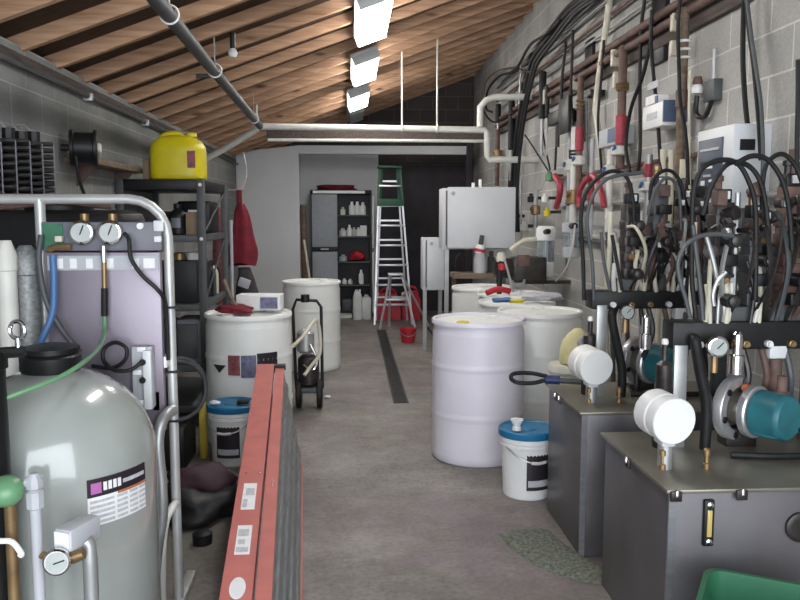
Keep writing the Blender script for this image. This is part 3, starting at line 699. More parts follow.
def sticker(s0, s1, u0, u1, m='label', oval=False):
    a = MB(); z = lambda s: zu(s)+.0021
    if oval:
        pts = [(s0+s1)/2+(s1-s0)/2*math.sin(2*PI*k/24) for k in range(24)]; us = [(u0+u1)/2+(u1-u0)/2*math.cos(2*PI*k/24) for k in range(24)]
    else:
        pts = [s0, s0, s1, s1]; us = [u0, u1, u1, u0]
    a.rings([[lad(s, u, z(s)) for s, u in zip(pts, us)], [lad(s, u, z(s)+.0012) for s, u in zip(pts, us)]], m=m)
    return a
def s_at(py, u):   # where along the ladder the photo row falls
    lo, hi = 0.0, Le
    for _ in range(40):
        m_ = (lo+hi)/2; p = lad(m_, u, zu(m_)); d = p-V((0, 0, H))
        yy = 300-F*d.dot(up)/d.dot(fw)
        if yy > py: lo = m_
        else: hi = m_
    return lo
for y0, y1, ov, lbm in ((510, 484, 0, 'label'), (555, 526, 0, 'label'), (600, 578, 1, 'label')):
    a = sticker(s_at(y0, -.05), s_at(y1, -.05), -.082, -.03, oval=ov)
    st = a.build('sticker', 'label', fr1)
for y0, y1, u0, u1 in ((508, 500, -.078, -.06), (496, 489, -.07, -.036), (553, 548, -.078, -.036), (545, 540, -.074, -.05), (537, 530, -.078, -.04)):
    a = MB(); s0, s1 = s_at(y0, -.05), s_at(y1, -.05)
    a.rings([[lad(s, u, zu(s)+.0033) for s, u in ((s0, u0), (s0, u1), (s1, u1), (s1, u0))], [lad(s, u, zu(s)+.004) for s, u in ((s0, u0), (s0, u1), (s1, u1), (s1, u0))]])
    a.build('sticker_print', 'labelgrey', fr1)
for py in (474, 478, 482):
    for u in (-.08, -.025, .03):
        s = s_at(py, u); c = lad(s, u, zu(s)+(.002 if u < 0 else -.012)); 
        if (py == 474) == (u > 0): continue
        MB().lathe([(.005, 0), (.004, .003), (.001, .004)], c, n=8).build('rivet', 'chrome', fr1)
# ---------------------------------------------------------------- drums and pail on the left
def drum(label, x, y_, m='poly', gp='white plastic drums', rz=0, lidm=None, h=.88, r=.29):
    g = thing('plastic_drum', label, 'drum', (x, y_, 0), gp)
    k = h/.88
    pf = [(r*.95, 0), (r*.985, .012), (r*.99, .05), (r*.985, .27*k), (r*1.0, .285*k), (r*1.0, .300*k), (r*.985, .315*k), (r*.985, .575*k), (r, .59*k), (r, .605*k), (r*.985, .62*k), (r*.98, .80*k), (r*.95, .835*k), (r*.955, .85*k), (r*1.005, .853*k), (r*1.005, .873*k), (r*.985, .88*k), (r*.94, .878*k), (r*.93, .86*k)]
    MB().lathe(pf, (x, y_, 0), n=56, cap1=False).build('barrel', m, g, 50)
    MB().lathe([(r*.935, .852*k), (r*.93, .862*k), (r*.5, .866*k), (.01, .866*k)], (x, y_, 0), n=40).build('head', lidm or m, g)
    for a in (.9, .9+PI):
        c = V((x+r*.66*math.cos(a+rz), y_+r*.66*math.sin(a+rz), .864*k))
        MB().lathe([(.04, 0), (.04, .012), (.03, .016)], c, n=18).build('bung', 'yellow' if (m == 'lilac' and a > 1) else 'white', g)
    return g
DL = V((-.69, 5.42)); dl = drum('white drum with hazard placard standing left of the aisle behind the red ladder', DL.x, DL.y)
ca = math.atan2(-DL.y, -DL.x)
dp = MB()
# placard: diamond (black lower half), maroon and slate labels
def diamond(c, r, a, z, s, m, mb):
    pts = [(0, -s), (s*.9, 0), (0, s), (-s*.9, 0)]
    mb.rings([[V((c[0]+(r+t)*math.cos(a+q/r), c[1]+(r+t)*math.sin(a+q/r), z+w)) for q, w in pts] for t in (0.0005, .003)], m=m)
x_a = lambda px, py: None
def ang_for(c, r, px):  # angle on a drum where a photo column falls
    best = None
    for k in range(400):
        a = ca-1.5+3.0*k/400; p = V((c[0]+r*math.cos(a), c[1]+r*math.sin(a), .6))-V((0, 0, H))
        q = 400+F*p.dot(rt)/p.dot(fw)
        if best is None or abs(q-px) < best[0]: best = (abs(q-px), a)
    return best[1]
RR = .287
a1 = ang_for(DL, RR, 220); diamond(DL, RR, a1, .565, .055, 'label', dp); dp.build('placard', 'label', dl)
dp = MB(); a = a1
pts = [(-.048, -.002), (0, -.052), (.048, -.002)]
dp.rings([[V((DL[0]+(RR+t)*math.cos(a+q/RR), DL[1]+(RR+t)*math.sin(a+q/RR), .565+w)) for q, w in pts] for t in (.004, .012)]); dp.build('placard_half', 'labelblack', dl)
a = MB().patch((DL.x, DL.y), RR, ang_for(DL, RR, 228), ang_for(DL, RR, 240), .50, .63).build('maroon_label', 'labelred', dl)
a = MB().patch((DL.x, DL.y), RR, ang_for(DL, RR, 241), ang_for(DL, RR, 256), .485, .63).build('slate_label', 'labelblue', dl)
a = MB().patch((DL.x, DL.y), RR, ang_for(DL, RR, 257), ang_for(DL, RR, 277), .50, .64).build('black_label', 'labelblack', dl)
drum('white drum farther back on the left, before the grey cabinet', -.39, 8.0)
# carton, stick and rags on the near left drum
g = thing('carton', 'white printed carton lying on the near left drum', 'carton', (-.60, 5.5, .885))
MB().box((-.77, 5.45, .885), (-.47, 5.6, .99), .005, rot=R('Z', -6)).build('box', 'label', g)
MB().box((-.60, 5.430, .90), (-.485, 5.445, .975), rot=R('Z', -6), piv=(-.62, 5.52, 0)).build('print', 'labelblue', g)
tag(MB().blob((-.77, 5.36, .90), (.13, .09, .035), 4, .35, 3, flat=-.016).build('red_rag', 'redcloth'), 'dark red rag crumpled on the near left drum', 'rag')
tag(MB().tube([(-.74, 5.32, .90), (-.80, 5.36, 1.0), (-.845, 5.40, 1.10)], .012, 8, 2).build('wooden_handle', 'oldwood'), 'short wooden handle standing on the near left drum', 'handle')
# pail
def pail(x, y_, label, rz, lblm='labelblack'):
    g = thing('pail', label, 'pail', (x, y_, 0), 'white pails with blue lids')
    MB().lathe([(.125, 0), (.13, .006), (.143, .28), (.152, .285), (.152, .3), (.146, .305), (.153, .31), (.153, .33), (.148, .335), (.15, .36)], (x, y_, 0), n=44).build('bucket', 'white', g, 50)
    MB().lathe([(.157, .335), (.16, .34), (.16, .37), (.152, .376), (.145, .372), (.14, .366), (.05, .366), (.045, .372), (.01, .372)], (x, y_, 0), n=44).build('lid', 'bluelid', g)
    MB().patch((x, y_), .1375, rz-.42, rz+.62, .06, .26, .004).build('label', lblm, g)
    MB().patch((x, y_), .1375, rz-.36, rz+.56, .08, .115, .0055).build('label_foot', 'labelgrey', g)
    pts = [(x+.157*math.cos(rz-1.2+k*.24), y_+.157*math.sin(rz-1.2+k*.24), .29-.075*math.sin(k/10*PI)) for k in range(11)]
    MB().tube(pts, .004, 6, 2).build('wire_handle', 'galv', g)
    q = V((x+.15*math.cos(rz), y_+.15*math.sin(rz), .215)); tdir = V((-math.sin(rz), math.cos(rz), 0))
    MB().tube([q-tdir*.04+V((.004*math.cos(rz), .004*math.sin(rz), .003)), q+V((.008*math.cos(rz), .008*math.sin(rz), 0)), q+tdir*.04+V((0, 0, .003))], .009, 8, 2).build('grip', 'pvc', g)
    return g
pc = math.atan2(-4.9, .75)
pail(-.735, 4.92, 'white pail with blue lid at the left, partly hidden by the red ladder', pc-.35)
tag(MB().blob((-.83, 4.86, .388), (.035, .03, .014), 2, .2, 2, flat=-.011).build('tissue', 'tissue'), 'white tissue on the blue lid of the left pail', 'tissue')
tag(MB().box((-.70, 4.86, .377), (-.63, 4.93, .395), .004).build('black_block', 'black'), 'small black block on the blue lid of the left pail', 'block')
tag(MB().blob((-.385, 5.06, .02), (.055, .04, .02), 9, .3, 3, flat=-.019).build('tissue', 'tissue'), 'crumpled white tissue on the floor by the end of the red ladder', 'tissue')
tag(MB().blob((-.20, 6.62, .012), (.03, .025, .012), 3, .3, 2, flat=-.011).build('tissue', 'tissue'), 'small white scrap on the floor behind the black pressure washer', 'scrap')
# hand cart with pump between the drums
cx, cy = -.30, 6.35
g = thing('pressure_washer', 'black framed pressure washer between the two left drums', 'pressure washer', (cx, cy, 0))
hp = [(cx-.14, cy+.02, .14), (cx-.16, cy+.02, .78), (cx-.13, cy+.02, .86), (cx+.03, cy+.02, .85), (cx+.065, cy+.02, .80), (cx+.07, cy+.02, .14)]
MB().tube(hp, .013, 10, 0).build('handle_frame', 'black', g)
MB().cyl((cx-.06, cy+.02, .84), (cx-.06, cy+.02, .90), .035, n=16).build('knob', 'black', g)
MB().box((cx-.13, cy-.12, .13), (cx+.06, cy+.12, .17), .006).build('base', 'dkgrey', g)
MB().lathe([(.06, 0), (.085, .02), (.085, .22), (.05, .25)], (cx-.04, cy, .17), n=22).build('motor', 'iron', g)
MB().lathe([(.05, 0), (.07, .02), (.07, .16), (.03, .19)], (cx-.06, cy-.02, .44), n=20).build('bowl', 'galv', g)
for s in (-.115, .05): MB().lathe([(.04, -.025), (.105, -.022), (.115, -.012), (.115, .012), (.105, .022), (.04, .025)], (cx+s, cy-.05, .115), (1, 0, 0), 26).build('wheel', 'rubber', g)
MB().tube([(cx-.02, cy-.09, .52), (cx+.03, cy-.1, .40), (cx-.0, cy-.12, .32), (cx-.07, cy-.1, .36)], .012, 8, 6).build('hose_stub', 'chrome', g)
tag(MB().tube([(DL.x+.27, DL.y+.17, .60), (-.36, 6.0, .62), (-.27, 6.16, .72), (-.24, 6.2, .60), (-.245, 6.2, .45), (-.31, 6.18, .36), (-.36, 6.12, .30)], .014, 8, 8).build('white_hose', 'hosewhite'), 'white hose looping from the near left drum to the pressure washer', 'hose')
# red jacket hanging on the left wall past the shelf unit, bag below
jx, jy = -.955, 7.12
g = thing('hanging_jacket', 'red jacket hanging past the shelf unit', 'jacket', (jx, jy, 1.05))
rs = []
z0, z1 = at(240, 205, jy).z, at(240, 264, jy).z
for k in range(11):
    t = k/10; z = z0+(z1-z0)*t
    w_ = .03+.092*min(1, t*1.4)**.9+.008*math.sin(t*9); d_ = .045+.04*t
    rs.append([(jx+.012*math.sin(3*t)+w_*math.cos(a)*(1+.12*math.sin(5*a+k*.4)), jy+d_*math.sin(a)*(1+.15*math.sin(4*a)), z+.015*math.sin(3*a)) for a in [2*PI*j/28 for j in range(28)]])
MB().rings(rs).build('cloth', 'redcloth', g, 70)
MB().tube([(jx-.005, jy, z0-.02), (jx-.012, jy+.01, z0+.08), (jx-.01, jy+.01, z0+.13)], .024, 8, 4).build('hood', 'redcloth', g)
jx2 = jx-.20
g = thing('hanging_coat', 'dark coat hanging left of the red jacket behind the shelf unit', 'coat', (jx2, jy+.03, .8)); rs = []
for k in range(9):
    t = k/8; z = z0-.02-.85*t; w_ = .02+.04*min(1, t*2)
    rs.append([(jx2+w_*math.cos(a)*(1+.1*math.sin(4*a+k)), jy+.02+(.04+.03*t)*math.sin(a), z) for a in [2*PI*j/20 for j in range(20)]])
MB().rings(rs).build('cloth', 'labelred', g, 70)
g = thing('hanging_sack', 'dark grey sack hanging under the red jacket', 'sack', (jx+.03, jy, .8)); rs = []
for k in range(9):
    t = k/8; z = z1-.03-.30*t; w_ = .05+.065*t
    rs.append([(jx+.02+.04*t+w_*math.cos(a)*(1+.1*math.sin(5*a+k*.7)), jy-.01+(.05+.04*math.sin(t*PI))*math.sin(a), z) for a in [2*PI*j/22 for j in range(22)]])
MB().rings(rs).build('cloth', 'darkcloth', g, 70)
MB().box((jx-.02, jy-.115, z1-.2), (jx+.08, jy-.085, z1-.12), .008, rot=R('Y', 20)).build('pale_patch', 'boxgrey', g)
o = MB(); o.tube([(XL-.003, jy+.012, z0+.13), (-.93, jy+.012, z0+.13)], .01, 8, 0); tag(o.build('coat_rail', 'galv'), 'bare rail from the left wall carrying jacket and coat', 'rail')
tag(MB().tube([at(243, 152, 7.6), at(246, 165, 7.6), at(246, 178, 7.6), at(240, 194, 7.6)], .006, 6, 6).build('hanging_hose', 'pvc'), 'thin white hose looping under the slanting pipe at the left', 'hose')
# ================================================================ BACK OF THE ROOM
KY = 12.12
kx0, kx1 = at(312, 300, KY).x, at(372, 300, KY).x; kzt = at(340, 190, KY).z
kxm = at(338, 300, KY).x; kd = KY+.45
g = thing('storage_cabinet', 'black plastic cabinet with closed grey doors on its left half', 'cabinet', ((kx0+kx1)/2, KY+.2, 0))
MB().box((kx0, KY+.03, .03), (kx0+.03, kd, kzt-.06)).build('side_panel', 'black', g)
MB().box((kx1-.03, KY+.03, .03), (kx1, kd, kzt-.06)).build('side_panel', 'black', g)
MB().box((kx0+.03, kd-.02, .03), (kx1-.03, kd, kzt-.06)).build('back_panel', 'black', g)
MB().box((kx0, KY+.03, 0), (kx1, kd, .05)).build('base', 'black', g)
tp = MB().box((kx0-.01, KY, kzt-.06), (kx1+.0, kd, kzt), .008).build('top', 'black', g)
MB().box((kx0+.03, KY-.012, kzt-.05), (kx1-.1, KY-.001, kzt-.01)).build('front_strip', 'white', tp)
kzm = at(325, 249, KY).z
for a, b, nm in ((kzm+.03, kzt-.065, 0), (.08, kzm-.04, 1)):
    MB().box((kx0+.012, KY-.005, a), (kxm, KY+.028, b), .008).build('door', 'cabgrey', g)
hd = MB().box((kx0+.012, KY-.008, kzm-.035), (kxm, KY+.025, kzm+.025), .004).build('middle_rail', 'black', g)
MB().box((kx0+.14, KY-.014, kzm-.012), (kx0+.26, KY-.007, kzm+.008)).build('latch_label', 'labelgrey', hd)
for z0, z1 in ((kzm+.03, kzt-.1), (.08, kzm-.04)):
    MB().box((kx1-.002, KY-.36, z0), (kx1+.022, KY+.02, z1), .006).build('open_door', 'pvc', g)  # paler than the closed doors: light falling on them put into the colour
kz = [at(350, py, KY+.2).z for py in (215, 236, 261, 284)]
for z in kz: MB().box((kx0+.03, KY+.05, z-.018), (kx1-.03, kd-.02, z)).build('shelf', 'dkgrey', g)
MB().box((kxm-.03, KY+.035, .05), (kxm-.012, kd-.02, kzt-.06)).build('divider', 'black', g)
sh = ['top shelf', 'second shelf', 'third shelf', 'fourth shelf']
cnt = [[(343, .04, .12, 'pvc'), (352, .045, .20, 'white'), (357.5, .045, .20, 'white'), (363, .045, .19, 'label')],
       [(343, .06, .12, 'jug'), (349.5, .035, .17, 'white'), (354, .04, .13, 'boxgrey'), (358.5, .04, .13, 'pvc')],
       [(343, .06, .10, 'boxgrey')], [(344, .04, .09, 'white'), (350, .035, .08, 'label'), (361, .04, .22, 'white')]]
od = ['first from the left', 'second from the left', 'third from the left', 'fourth from the left']
nm = {'pvc': 'cream', 'white': 'white', 'label': 'bright white', 'jug': 'cloudy', 'boxgrey': 'grey'}
for i, row in enumerate(cnt):
    for j, (px, r, h, mm) in enumerate(row):
        yy = KY+.16; x = at(px, 240, yy).x
        o = MB().lathe([(r*.9, 0), (r, .01), (r, h*.65), (r*.5, h*.82), (r*.45, h)], (x, yy, kz[i]+.002), n=14).build('cleaning_bottle', mm)
        tag(o, f'{nm[mm]} bottle on the {sh[i]} of the open cabinet, {od[j]}', 'bottle', 'bottles in the open cabinet')
x = at(363.5, 240, KY+.16).x
tag(MB().box((x-.05, KY+.1, kz[1]+.002), (x+.05, KY+.25, kz[1]+.16), .006).build('white_box', 'label'), 'white box at the right end of the cabinet second shelf', 'box')
x = at(357.5, 250, KY+.2).x
tag(MB().blob((x, KY+.19, kz[2]+.075), (.13, .1, .075), 3, .2, 3, flat=-.073).build('red_bag', 'red'), 'red bag on the third shelf of the open cabinet', 'bag')
x = at(353, 300, KY+.2).x
tag(MB().box((at(342, 300, KY).x, KY+.06, .052), (at(352, 300, KY).x, KY+.3, .25), .02).build('grey_tote', 'dkgrey'), 'dark grey tote at the bottom of the open cabinet', 'tote')
tag(MB().box((at(338, 306, KY-.15).x, KY-.3, 0.0), (at(352, 306, KY-.15).x, KY-.02, .05), .015).build('white_tray', 'pvc'), 'flat white tray on the floor before the open cabinet', 'tray')
o = MB().blob((at(338, 190, KY+.2).x, KY+.2, kzt+.035), (.30, .15, .05), 8, .3, 3, flat=-.034).build('rag_pile', 'redcloth')
tag(o, 'dark red rags heaped on top of the cabinet', 'rags')
# jugs and fuel cans on the floor
c = V((at(357.5, 300, 11.7).x, 11.7, 0)); jug('cloudy_jug', c, .07, .075, .44, 'jug', 'cloudy grey jug with narrow neck before the open cabinet', 'jug', 'white')
c = V((at(366.5, 300, 11.72).x, 11.72, 0)); 
g = thing('grey_carboy', 'square grey carboy between the narrow jug and the red cans', 'carboy', c)
MB().box(c+V((-.07, -.1, 0)), c+V((.07, .1, .33)), .03).build('body', 'jug', g)
MB().lathe([(.03, .325), (.03, .36), (.02, .365)], c, n=14).build('cap', 'boxgrey', g)
def gascan(px0, px1, pyt, yy, label):
    x0, x1 = at(px0, 300, yy).x, at(px1, 300, yy).x; h = at(px0, pyt, yy).z
    g = thing('fuel_can', label, 'fuel can', ((x0+x1)/2, yy, 0), 'red fuel cans behind the ladders')
    w_ = x1-x0; n_ = [(x0, 0), (x1, 0), (x1, h*.62), (x1-w_*.2, h*.86), (x0+w_*.25, h*.86), (x0, h*.7)]
    MB().prism(n_, 'y', yy-.11, yy+.11).build('body', 'red', g)
    MB().tube([(x0+w_*.15, yy, h*.74), (x0+w_*.3, yy, h*.98), (x1-w_*.3, yy, h*.98), (x1-w_*.12, yy, h*.74)], .02, 8, 3).build('handle', 'red', g)
    MB().lathe([(.035, 0), (.035, .05), (.028, .06)], (x0+w_*.12, yy, h*.72), (-.3, 0, 1), 14).build('cap', 'white', g)
    return g
gascan(375, 400, 289, 11.72, 'red fuel can on the left behind the aluminium ladders')
gascan(402, 420, 287, 11.74, 'red fuel can on the right behind the aluminium ladders')
# tall stepladder
LY = 11.40
g = thing('tall_stepladder', 'tall green and aluminium stepladder standing at the back wall', 'ladder', (at(393, 318, LY).x, LY, 0))
zt = at(389, 166, LY+.0).z
tl, tr_ = at(379.5, 166, LY).x, at(399.5, 166, LY).x; bl, br = at(374.5, 318, LY-.25).x, at(412, 318, LY-.25).x
zs = at(389, 206, LY-.1).z
def lp(s, t, rear=False):       # s 0 left..1 right ; t 0 bottom..1 top
    a, b = bl+(tl-bl)*t, br+(tr_-br)*t
    if rear: a, b = a+.035, b-.035
    return V((a+(b-a)*s, (LY-.26+.26*t) if not rear else (LY+.18-.14*t), zt*t))
ts = zs/zt
for s in (0, 1):
    for rear in (False, True):
        q = MB(); a, b = lp(s, 0, rear), lp(s, ts, rear); wd = .045 if not rear else .03
        q.rings([[a+V((-.012, -wd/2, 0)), a+V((.012, -wd/2, 0)), a+V((.012, wd/2, 0)), a+V((-.012, wd/2, 0))], [b+V((-.012, -wd/2, 0)), b+V((.012, -wd/2, 0)), b+V((.012, wd/2, 0)), b+V((-.012, wd/2, 0))]])
        q.build('leg', 'alu', g)
        q = MB(); a, b = lp(s, ts, rear), lp(s, .985, rear); wd *= 1.25; k = .018
        q.rings([[a+V((-k, -wd/2, 0)), a+V((k, -wd/2, 0)), a+V((k, wd/2, 0)), a+V((-k, wd/2, 0))], [b+V((-k, -wd/2, 0)), b+V((k, -wd/2, 0)), b+V((k, wd/2, 0)), b+V((-k, wd/2, 0))]])
        q.build('upper_rail', 'greenfib', g)
for k in range(1, 8):
    t = k*.125; a, b = lp(0, t), lp(1, t)
    MB().box((a.x, a.y-.03, a.z-.016), (b.x, a.y+.05, a.z+.010), .003).build('step', 'alu', g)
    t = k*.125+.03; a, b = lp(0, t, True), lp(1, t, True)
    MB().box((a.x, a.y-.012, a.z-.012), (b.x, a.y+.012, a.z+.012)).build('rear_bar', 'alu', g)
MB().box((tl-.03, LY-.1, zt-.03), (tr_+.03, LY+.1, zt), .006).build('top_cap', 'greenfib', g)
a, b = lp(0, ts), lp(1, ts); MB().box((a.x+.0, a.y-.032, a.z-.0), (b.x, a.y-.02, a.z+.10), .004).build('pail_shelf', 'greenfib', g)
# small stepladder in front
SY = 10.75
g = thing('small_stepladder', 'small aluminium stepladder standing open before the tall one', 'ladder', (at(400, 330, SY).x, SY, 0))
zt = at(396, 274, SY).z; ax0, ax1 = at(390.5, 275, SY).x, at(401.5, 275, SY).x
fl = atz(380, 330); frr = atz(417, 333); rl = atz(389, 326.5); rr_ = atz(428, 325)
for top_, bot, nme in (((ax0, SY), fl, 'leg'), ((ax1, SY), frr, 'leg'), ((ax0, SY+.06), rl, 'leg'), ((ax1, SY+.06), rr_, 'leg')):
    MB().tube([(top_[0], top_[1], zt), (bot.x, bot.y+(SY-bot.y)*.25, .0)], .016, 8, 0).build(nme, 'alu', g)
MB().box((ax0-.03, SY-.06, zt-.02), (ax1+.03, SY+.12, zt+.01), .004).build('top_step', 'alu', g)
z = at(395, 299, SY).z; t = 1-z/zt
xa, xb = ax0+(fl.x-ax0)*t, ax1+(frr.x-ax1)*t
yk = SY-(SY-(fl.y+(SY-fl.y)*.25))*t
MB().box((xa, yk-.06, z-.014), (xb, yk+.06, z+.014), .004).build('step', 'alu', g)
c = atz(408, 342)
g = thing('red_bucket', 'small red bucket on the floor beside the drain grate', 'bucket', c)
r = 9.0*c.y/800; hh = at(408, 328, c.y).z
MB().lathe([(r*.72, 0), (r*.75, .005), (r*.96, hh-.02), (r*1.02, hh-.018), (r*1.02, hh), (r*.93, hh), (r*.70, .012), (.01, .012)], c, n=32).build('pail', 'red', g)
MB().tube([c+V((-r*.98, 0, hh-.03)), c+V((-r*.6, -r*.85, hh-.07)), c+V((0, -r*1.08, hh-.085)), c+V((r*.6, -r*.85, hh-.07)), c+V((r*.98, 0, hh-.03))], .004, 6, 6).build('wire_handle', 'galv', g)
tag(MB().tube([atz(428, 328, .012), atz(433, 335, .012), atz(437, 346, .012), atz(441, 352, .012)], .012, 8, 6).build('floor_hose', 'rubber'), 'black hose end lying on the floor right of the red bucket', 'hose')
# broom, mop sticks on the left behind the far drum
for i, (a, b, mm, lb) in enumerate((((303, 205), (306, 300), 'oldwood', 'dark upright stick leaning on the wall left of the cabinet'), ((304, 240), (313, 300), 'hosewhite', 'pale broom stick leaning before the dark stick'))):
    yb = [12.05, 11.5][i]; pa_ = at(a[0], a[1], [12.2, 11.85][i]); pb_ = at(b[0], b[1], yb)
    d = (pb_-pa_); pb_ = pa_+d*(pa_.z/(pa_.z-pb_.z)) if pb_.z < pa_.z else pb_
    tag(MB().tube([pa_, pb_], [.05, .018][i], 8, 0).build('broom_stick', mm), lb, 'broom stick')
# ---------------------------------------------------------------- white drums on the right
drum('tall lilac tinted drum with yellow bung, nearest of the right hand drums', .805, 4.97, 'lilac', 'drums standing along the right side', lidm='poly', r=.294, h=.885)
drum('white drum just right of and behind the lilac drum', 1.30, 5.40, 'poly', 'drums standing along the right side', .5)
drum('white drum with rags on top, third from the viewer on the right', 1.27, 6.02, 'poly', 'drums standing along the right side', 1.2)
drum('white drum under the black dispensing wand, fourth from the viewer on the right', 1.36, 6.66, 'poly', 'drums standing along the right side', .3)
drum('white drum under the white control cabinet, last in the right row', 1.22, 7.27, 'poly', 'drums standing along the right side', .2)
c = V((1.12, 5.92, .885))
tag(MB().blob(c+V((0, -.08, .018)), (.07, .06, .022), 6, .3, 3, flat=-.017).build('blue_rag', 'blue'), 'blue rag on the drum behind the lilac one', 'rag')
tag(MB().blob(c+V((.10, -.12, .012)), (.06, .035, .014), 7, .3, 3, flat=-.011).build('yellow_rag', 'yellow'), 'yellow rag beside the blue one on the drum', 'rag')
tag(MB().blob(c+V((.33, .0, .03)), (.16, .10, .034), 8, .2, 3, flat=-.028).build('pink_cloth', 'labelgrey'), 'pale pink cloth heaped on the drum behind the lilac one', 'cloth')
g = thing('dispensing_wand', 'black wand with red head standing in the fourth drum', 'wand', (1.30, 6.55, .88))
MB().tube([(1.22, 6.48, .885), (1.225, 6.5, 1.0), (1.23, 6.52, 1.08)], .022, 8, 2).build('black_tube', 'black', g)
MB().tube([(1.10, 6.4, .90), (1.2, 6.42, .93), (1.30, 6.44, .91)], .024, 8, 4).build('red_head', 'red', g)
MB().tube([(1.33, 6.46, .90), (1.29, 6.5, 1.08), (1.27, 6.52, 1.16)], .011, 8, 2).build('grey_stem', 'galv', g)
MB().cyl((1.245, 6.52, 1.08), (1.245, 6.52, 1.13), .03, n=12).build('red_knob', 'red', g)
# white pail with jug behind the rear tank
px_, py_ = 1.25, 4.42
g = thing('square_pail', 'cream pail standing behind the rear hydraulic tank', 'pail', (px_, py_, 0))
MB().lathe([(.10, 0), (.105, .01), (.12, .64), (.128, .65), (.128, .68), (.124, .69), (.115, .688)], (px_, py_, 0), n=40).build('bucket', 'yellowed', g)
c = V((px_+.01, py_, .692))
g = thing('handled_jug', 'yellowed jug with a spout lying on the cream pail', 'jug', c)
rs = []
for k, (t, s) in enumerate([(0, .8), (.05, .95), (.4, 1), (.65, .9), (.85, .6), (1, .22)]):
    rs.append([(c.x+.085*s*math.cos(a)+.025*t, c.y+.07*s*math.sin(a), c.z+.20*t) for a in [2*PI*j/24 for j in range(24)]])
MB().rings(rs).build('body', 'jugyellow', g, 60)
q = c+V((.035, -.064, .13)); MB().lathe([(.03, -.02), (.03, .02), (.02, .025), (.018, .0)], q, (.1, -1, .3), 16).build('spout', 'boxgrey', g)
pail(atz(531, 500).x, 4.24, 'white pail with blue lid at the foot of the lilac drum', math.atan2(-4.24, -.9)+.40)
c = V((atz(531, 500).x-.075, 4.17, .377)); 
g = thing('funnel_cap', 'small white spout standing on the blue lid of the right pail', 'spout', c)
MB().lathe([(.024, 0), (.024, .02), (.018, .025), (.034, .055), (.034, .06)], c, n=18).build('spout', 'white', g)
# ---------------------------------------------------------------- white control cabinets on a strut frame
def cab(name, label, x0, x1, z0, z1, yf, dep, legs, gp):
    g = thing(name, label, 'electrical cabinet', ((x0+x1)/2, yf+dep/2, 0), gp)
    MB().box((x0-.03, yf+.2, z0-.02), (x1-.01, yf+dep, z1-.005), .006).build('body', 'elbox', g)
    MB().box((x0+.005, yf+.045, z0+.02), (x1-.03, yf+.2, z1-.03)).build('open_interior', 'black', g)
    d = MB().box((x0, yf, z0), (x1, yf+.04, z1), .008).build('door', 'elbox', g)
    MB().lathe([(.02, 0), (.02, .006), (.012, .01)], (x0+.05, yf-.001, z1-.06), (0, -1, 0), 16).build('lock', 'boxgrey', d)
    for x in legs:
        MB().box((x-.02, yf+.22, 0), (x+.02, yf+.26, z0-.018)).build('leg', 'galv', g)
    return g
ay = 7.7
p0, p1 = at(448, 187, ay), at(515, 248, ay)
cg = cab('control_cabinet', 'large white electrical cabinet with ajar door above the last drum', p0.x, p1.x, p1.z, p0.z, ay, .5, (p0.x+.02, p1.x-.06), 'white electrical cabinets at the back right')
for px, h in ((474, .055), (481, .09)):
    c = at(px, 186, ay+.3); MB().cyl((c.x, ay+.35, p0.z-.01), (c.x, ay+.35, p0.z+h), .017, n=12).build('conduit_stub', 'white', cg)
by = 8.7
p0, p1 = at(427, 238, by), at(447, 290, by)
cab('small_cabinet', 'smaller white electrical cabinet lower and left of the large one', p0.x, p1.x, p1.z, p0.z, by, .45, (p0.x-.0, p1.x-.05), 'white electrical cabinets at the back right')
# pumps and valves under the large cabinet
g = thing('pump_stand', 'wooden stand carrying pumps under the large white cabinet', 'stand', (1.25, 7.8, 0))
z = at(470, 272, 7.75).z
MB().box((.98, 7.565, z-.05), (1.5, 7.86, z), .004).build('plank', 'oldwood', g)
for x in (1.02, 1.46): MB().box((x-.02, 7.8, 0), (x+.02, 7.84, z-.048)).build('leg', 'oldwood', g)
c = at(480, 266, 7.63); c.z = z+.001
g = thing('white_pump', 'small white and grey pump with red band on the wooden stand', 'pump', c)
MB().lathe([(.06, 0), (.065, .02), (.06, .14), (.045, .2)], c, n=20).build('body', 'boxgrey', g)
MB().lathe([(.048, 0), (.05, .06), (.03, .08)], c+V((-.01, 0, .19)), (.2, 0, 1), 16).build('head', 'white', g)
MB().lathe([(.052, 0), (.052, .03)], c+V((-.008, 0, .20)), (.2, 0, 1), 16).build('band', 'red', g)
MB().tube([c+V((0, 0, .26)), c+V((.02, 0, .36))], .022, 8, 0).build('lever', 'dkgrey', g)
tag(MB().tube([at(457, 271, 7.7), at(455, 262, 7.7), at(459, 255, 7.7), at(465, 256, 7.7), at(467, 266, 7.7), at(466, 271, 7.7)], .014, 8, 8).build('looped_hose', 'rubber'), 'black hose loop standing on the wooden stand left of the white pump', 'hose')
for i, (px, mm, h) in enumerate(((491, 'dkgrey', .2), (498, 'blue', .16))):
    c = at(px, 270, 7.8); c.z = z
    tag(MB().lathe([(.035, 0), (.035, h*.7), (.02, h*.75), (.02, h)], c, n=14).build('valve', mm), ['dark valve on the wooden stand right of the white pump', 'blue valve at the right end of the wooden stand'][i], 'valve')
